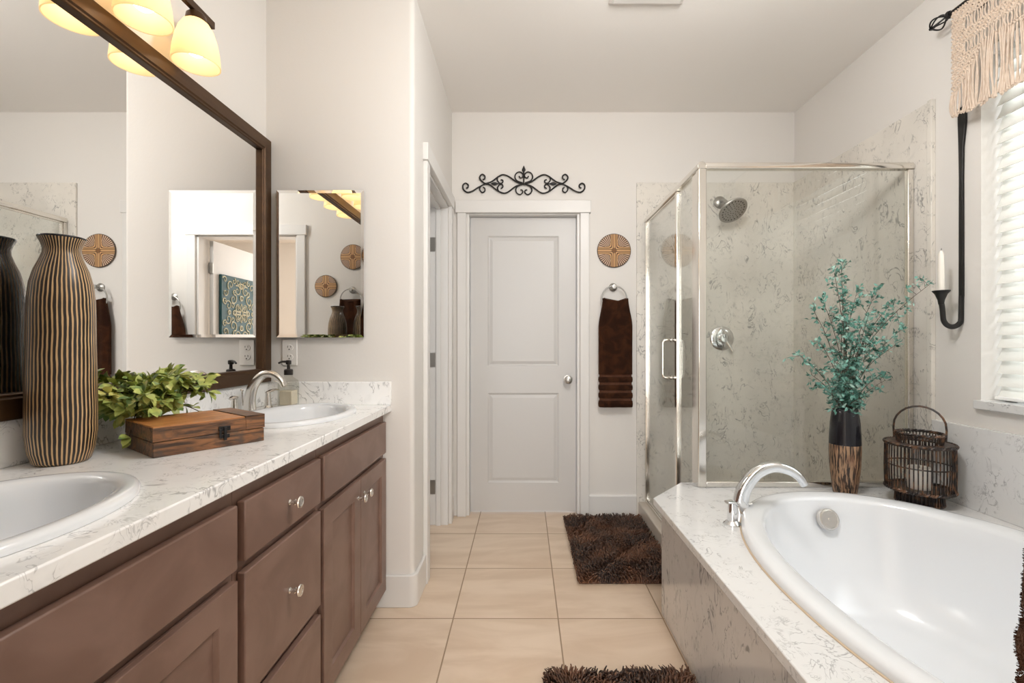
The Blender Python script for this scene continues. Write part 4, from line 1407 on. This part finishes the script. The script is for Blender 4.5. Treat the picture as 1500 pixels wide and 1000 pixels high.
# wicker lantern
lc = Vector((1.665, 1.985, ZDECK))
la = thing('wicker_lantern', lc, 'dark round wicker lantern with an arched handle on the deck corner', 'lantern')
def braid(R, z, r=0.006, strands=2, twists=26):
    mb = MB()
    for s_ in range(strands):
        pts = []
        N = twists * 6
        for i in range(N + 1):
            th_ = 2 * PI * i / N
            ph = th_ * twists + 2 * PI * s_ / strands
            rr = R + math.cos(ph) * r * 0.6
            pts.append(lc + Vector((math.cos(th_) * rr, math.sin(th_) * rr, z + math.sin(ph) * r * 0.6)))
        mb.tube(pts, r * 0.75, 6, cap=False)
    return mb
RB = 0.117
braid(RB, 0.250).build('top_rim', 'wicker', la)
braid(RB - 0.002, 0.062).build('bottom_rim', 'wicker', la)
braid(0.080, 0.292, 0.0055, 2, 20).build('neck_rim', 'wicker', la)
for i in range(52):
    a = 2 * PI * i / 52
    d = Vector((math.cos(a), math.sin(a), 0))
    if i == 0: cane = MB()
    cane.tube([lc + d * (RB - 0.001) + Vector((0, 0, 0.062)), lc + d * (RB + 0.001) + Vector((0, 0, 0.15)), lc + d * (RB - 0.001) + Vector((0, 0, 0.25))], 0.0026, 5)
cane.build('cane_wall', 'wicker', la)
MB().torus(lc + Vector((0, 0, 0.16)), RB - 0.003, 0.0028, (0, 0, 1), 56, 6).build('middle_hoop', 'wicker', la)
mb = MB()
for i in range(44):
    a = 2 * PI * i / 44
    d = Vector((math.cos(a), math.sin(a), 0))
    mb.tube([lc + d * 0.076 + Vector((0, 0, 0.252)), lc + d * 0.080 + Vector((0, 0, 0.292))], 0.0025, 5)
mb.build('neck_canes', 'wicker', la)
MB().lathe([(0.070, 0.248), (RB, 0.250), (RB, 0.254), (0.070, 0.254), (0.070, 0.248)], lc, (0, 0, 1), 56).build('shoulder', 'wicker', la)
MB().lathe([(0, 0.056), (RB - 0.004, 0.056), (RB - 0.004, 0.061), (0, 0.061)], lc, (0, 0, 1), 48).build('floor_plate', 'wicker', la)
mb = MB()
for i in range(40):
    a = 2 * PI * i / 40
    d = Vector((math.cos(a), math.sin(a), 0))
    mb.tube([lc + d * 0.082 + Vector((0, 0, 0.003)), lc + d * 0.079 + Vector((0, 0, 0.056))], 0.003, 5)
mb.torus(lc + Vector((0, 0, 0.0045)), 0.082, 0.004, (0, 0, 1), 48, 6)
mb.lathe([(0.074, 0.002), (0.074, 0.056), (0.070, 0.056), (0.070, 0.002), (0.074, 0.002)], lc, (0, 0, 1), 40)
mb.build('foot', 'wicker', la)
hd = Vector((0.80, -0.60, 0))
pts = [lc + hd * -0.084 + Vector((0, 0, 0.268)), lc + hd * -0.086 + Vector((0, 0, 0.310))]
for i in range(1, 12):
    a = PI - i / 12 * PI
    pts.append(lc + hd * (0.086 * math.cos(a)) + Vector((0, 0, 0.318 + 0.088 * math.sin(a))))
pts += [lc + hd * 0.086 + Vector((0, 0, 0.310)), lc + hd * 0.084 + Vector((0, 0, 0.268))]
MB().tube(pts, 0.0052, 8, flat=(0.55, 1.0)).build('handle', 'wicker', la)
pcn = thing('pillar_candle', lc + Vector((0, 0, 0.0615)), 'ivory pillar candle inside the wicker lantern', 'candle')
MB().lathe([(0, 0), (0.040, 0), (0.041, 0.004), (0.041, 0.086), (0.038, 0.090), (0.030, 0.087), (0, 0.085)], lc + Vector((0, 0, 0.0615)), (0, 0, 1), 36).build('wax', 'wax', pcn)
MB().tube([lc + Vector((0, 0, 0.146)), lc + Vector((0.002, 0, 0.157))], 0.0012, 6).build('wick', 'slot', pcn)

# ------------------------------------------------------------------ iron sconce with taper
sy_ = 1.965
scn = thing('candle_sconce', (XR, sy_, 1.6), 'black iron sconce strap with a hooked candle cup beside the window', 'sconce')
mb = MB()
xw = XR - 0.006
st = [(sy_ - 0.004, 2.150, 0.019), (sy_ - 0.004, 2.08, 0.0175), (sy_, 1.98, 0.0105), (sy_, 1.86, 0.0085), (sy_, 1.36, 0.0095)]
rings = []
for yq, zq, hw in st:
    rings.append([(xw - 0.005, yq - hw, zq), (xw + 0.005, yq - hw, zq), (xw + 0.005, yq + hw, zq), (xw - 0.005, yq + hw, zq)])
loft(mb, rings)
mb.build('strap', 'iron', scn, bevel=0.002)
jp = [(xw, sy_, 1.365), (xw - 0.001, sy_, 1.31)]
for i in range(1, 10):
    a = i / 9 * PI
    jp.append((xw - 0.0385 + 0.0385 * math.cos(a), sy_, 1.275 - 0.040 * math.sin(a)))
jp += [(xw - 0.080, sy_, 1.31), (xw - 0.084, sy_, 1.335)]
MB().tube(catmull(jp, 4), 0.0105, 12, flat=(1.0, 0.8)).build('hook', 'iron', scn)
cx_ = xw - 0.085
MB().lathe([(0, 0.0), (0.0095, 0.0), (0.012, 0.018), (0.021, 0.043), (0.031, 0.056), (0.030, 0.058), (0.012, 0.046), (0, 0.044)], (cx_, sy_, 1.328), (0, 0, 1), 28).build('cup', 'iron', scn)
tc = thing('taper_candle', (cx_, sy_, 1.373), 'white taper candle in the iron sconce', 'candle')
MB().lathe([(0, 0), (0.0115, 0), (0.0112, 0.10), (0.0095, 0.165), (0.005, 0.178), (0, 0.180)], (cx_, sy_, 1.3732), (0, 0, 1), 20).build('wax', 'wax', tc)
MB().tube([(cx_, sy_, 1.552), (cx_ + 0.001, sy_, 1.562)], 0.0010, 6).build('wick', 'slot', tc)

# ------------------------------------------------------------------ curtain rod and macrame valance
RX, RZ = 1.752, 2.520
cr = thing('curtain_rod', (RX, 1.22, RZ), 'black iron curtain rod with a cage finial above the window', 'curtain rod')
MB().tube([(RX, 0.48, RZ), (RX, 1.935, RZ)], 0.008, 12).build('pole', 'iron', cr)
for y0, sg in ((1.935, 1), (0.48, -1)):
    mb = MB()
    mb.lathe([(0, 0), (0.013, 0), (0.016, 0.008), (0.013, 0.018), (0.008, 0.022), (0, 0.022)], (RX, y0, RZ), (0, sg, 0), 16)
    for i in range(5):
        a = 2 * PI * i / 5
        pts = []
        for j in range(13):
            u_ = j / 12
            rr = 0.028 * math.sin(PI * u_) ** 0.8 if 0 < u_ < 1 else 0
            tw = a + u_ * 0.4
            pts.append((RX + math.cos(tw) * rr, y0 + sg * (0.02 + 0.075 * u_), RZ + math.sin(tw) * rr))
        mb.tube(pts, 0.0032, 6)
    mb.tube([(RX, y0 + sg * 0.02, RZ), (RX, y0 + sg * 0.095, RZ)], 0.004, 6)
    mb.sphere((RX, y0 + sg * 0.097, RZ), 0.006, 10, 6)
    mb.build('finial', 'iron', cr)
for y in (1.88, 0.56):
    mb = MB().tube([(XR - 0.001, y, RZ + 0.0), (RX + 0.005, y, RZ - 0.0)], 0.006, 8)
    mb.lathe([(0, 0), (0.022, 0), (0.020, 0.005), (0, 0.006)], (XR - 0.0005, y, RZ), (-1, 0, 0), 20)
    mb.build('bracket', 'iron', cr)

mv = thing('macrame_valance', (RX, 1.22, RZ), 'cream knotted macrame valance with fringe hanging over the window', 'curtain')
kb, fr = MB(), MB()
Y1v, Y0v = 1.925, 0.50
SPC = 0.0105
ncol = int((Y1v - Y0v) / SPC)
def knot(mb, y, z, r_):
    # small low-poly lump
    x = RX - 0.002
    sgn = 1 if (int(y * 1000) + int(z * 1000)) % 2 else -1
    c = Vector((x, y, z))
    vs = []
    for (a, b, cc) in ((1, 0, 0), (-1, 0, 0), (0, 1, 0.35 * sgn), (0, -1, -0.35 * sgn), (0, 0.2 * sgn, 1), (0, -0.2 * sgn, -1)):
        vs.append(c + Vector((a * r_ * 0.75, b * r_ * 1.15, cc * r_ * 0.95)))
    mb.add(vs, [(0, 2, 4), (2, 1, 4), (1, 3, 4), (3, 0, 4), (2, 0, 5), (1, 2, 5), (3, 1, 5), (0, 3, 5)])
ZB = 2.085
for c in range(ncol):
    y = Y1v - c * SPC
    dd = y - Y0v
    edge = min(Y1v - y, y - Y0v)
    # scalloped lower edge of the knotted field: long at the ends, arched between
    per = 0.36
    u_ = ((Y1v - y) % per) / per
    body_bot = 2.235 - 0.055 * math.cos(2 * PI * u_) ** 1 if edge > 0.045 else 2.185 - 0.3 * (edge - 0.045)
    body_bot = 2.300 - 0.11 * max(0, 1 - edge / 0.12) - 0.02 * math.cos(2 * PI * u_)
    zrow = RZ + 0.004
    i = 0
    while zrow > body_bot:
        rel = RZ - zrow
        openrow = (0.068 < rel < 0.108 or 0.158 < rel < 0.196) and edge > 0.05
        if rel < 0.012: openrow = False
        if not openrow:
            stag = (SPC / 2 if i % 2 else 0)
            knot(kb, y - stag, zrow, 0.0076)
        zrow -= 0.0105; i += 1
    # cords behind the open rows
    for (a, b) in ((0.066, 0.110), (0.156, 0.198)):
        s_ = SPC * 0.9 if (c // 2) % 2 == 0 else -SPC * 0.9
        kb.tube([(RX, y, RZ - a), (RX, y + s_ * 0.35, RZ - (a + b) / 2), (RX, y, RZ - b)], 0.0026, 5)
    # fringe
    zf = body_bot + 0.01
    bot = ZB + random.uniform(-0.006, 0.01)
    n = 7
    ph = random.uniform(0, 6)
    for h_ in range(2):
        pts = []
        for j in range(n):
            t_ = j / (n - 1)
            pull = 0.012 * math.sin(PI * t_) * math.sin(c * 0.9 + h_)
            pts.append((RX + 0.004 * math.sin(ph + t_ * 3 + h_), y + pull + 0.003 * math.sin(ph + t_ * 5) + h_ * 0.005, zf + (bot - zf) * t_))
        fr.tube(pts, [0.0029] * (n - 1) + [0.0035], 6)
    for j in range(3):
        kk = Vector((RX + random.uniform(-.006, .006), y + random.uniform(-.006, .006), bot + random.uniform(-.004, .006)))
        knot(fr, kk.y, kk.z, 0.0058)
kb.build('knotted_panel', 'cord', mv, smooth=0, recalc=False)
fr.build('fringe', 'cord', mv)

# ------------------------------------------------------------------ shag rugs
def rug(x0, x1, y0, y1, label, spacing, ln, rad):
    root = thing('shag_rug', ((x0 + x1) / 2, (y0 + y1) / 2, 0), label, 'rug', 'brown shag bath rugs')
    MB().box(x0 + 0.008, x1 - 0.008, y0 + 0.008, y1 - 0.008, 0.0005, 0.008).build('backing', 'shag', root, bevel=0.002)
    nx, ny = int((x1 - x0) / spacing), int((y1 - y0) / spacing)
    gx, gy = np.meshgrid(np.linspace(x0 + 0.006, x1 - 0.006, nx), np.linspace(y0 + 0.006, y1 - 0.006, ny))
    px = gx.ravel() + rng.uniform(-.5, .5, gx.size) * spacing
    py = gy.ravel() + rng.uniform(-.5, .5, gx.size) * spacing
    N = px.size
    # lean follows a slow flow so the pile lies in tufts
    fa = 2.2 * np.sin(px * 13 + 1.3 * np.sin(py * 9)) + 2.0 * np.cos(py * 11 + 1.7 * np.sin(px * 7)) + rng.normal(0, .9, N)
    lean = rng.uniform(0.35, 1.1, N)
    edge = np.minimum(np.minimum(px - x0, x1 - px), np.minimum(py - y0, y1 - py))
    L = ln * rng.uniform(0.75, 1.15, N) * np.where(edge < 0.02, 0.8, 1)
    segs, m = 3, 4
    rings = []
    for s_ in range(segs + 1):
        u_ = s_ / segs
        h = L * u_ * np.cos(lean * u_ * 0.8)
        o_ = L * u_ * np.sin(lean * u_ * 0.8)
        cx = px + np.cos(fa) * o_; cy = py + np.sin(fa) * o_; cz = 0.006 + h
        cx = np.clip(cx, x0 - 0.006, x1 + 0.004)
        rr = rad * (1 - 0.35 * u_ * u_)
        for k_ in range(m):
            a = 2 * PI * k_ / m + 0.4
            rings.append(np.stack([cx + math.cos(a) * rr, cy + math.sin(a) * rr, cz + (-0.3 * math.cos(a) * rr)], 1))
    V = np.stack(rings, 1).reshape(-1, 3)     # N x (segs+1)*m
    per = (segs + 1) * m
    fl = []
    for s_ in range(segs):
        for k_ in range(m):
            fl.append((s_ * m + k_, s_ * m + (k_ + 1) % m, (s_ + 1) * m + (k_ + 1) % m, (s_ + 1) * m + k_))
    fl.append(tuple(segs * m + k_ for k_ in range(m)))
    F = (np.array(fl)[None] + (np.arange(N) * per)[:, None, None]).reshape(-1, 4)
    me = bpy.data.meshes.new('pile')
    base = OFF[root.name]
    me.from_pydata((V - np.array(base)).tolist(), [], F.tolist())
    me.materials.append(M['shag'])
    for p in me.polygons: p.use_smooth = True
    o = bpy.data.objects.new('pile', me); COL.objects.link(o); o.parent = root
    OFF[o.name] = base
    o['kind'] = 'stuff'
rug(0.262, 0.762, 2.275, 3.135, 'brown shag rug on the tiles in front of the shower door', 0.0104, 0.037, 0.0046)
rug(0.066, 0.578, 0.75, 1.655, 'brown shag rug beside the bath apron at the bottom of the photo', 0.0098, 0.036, 0.0042)
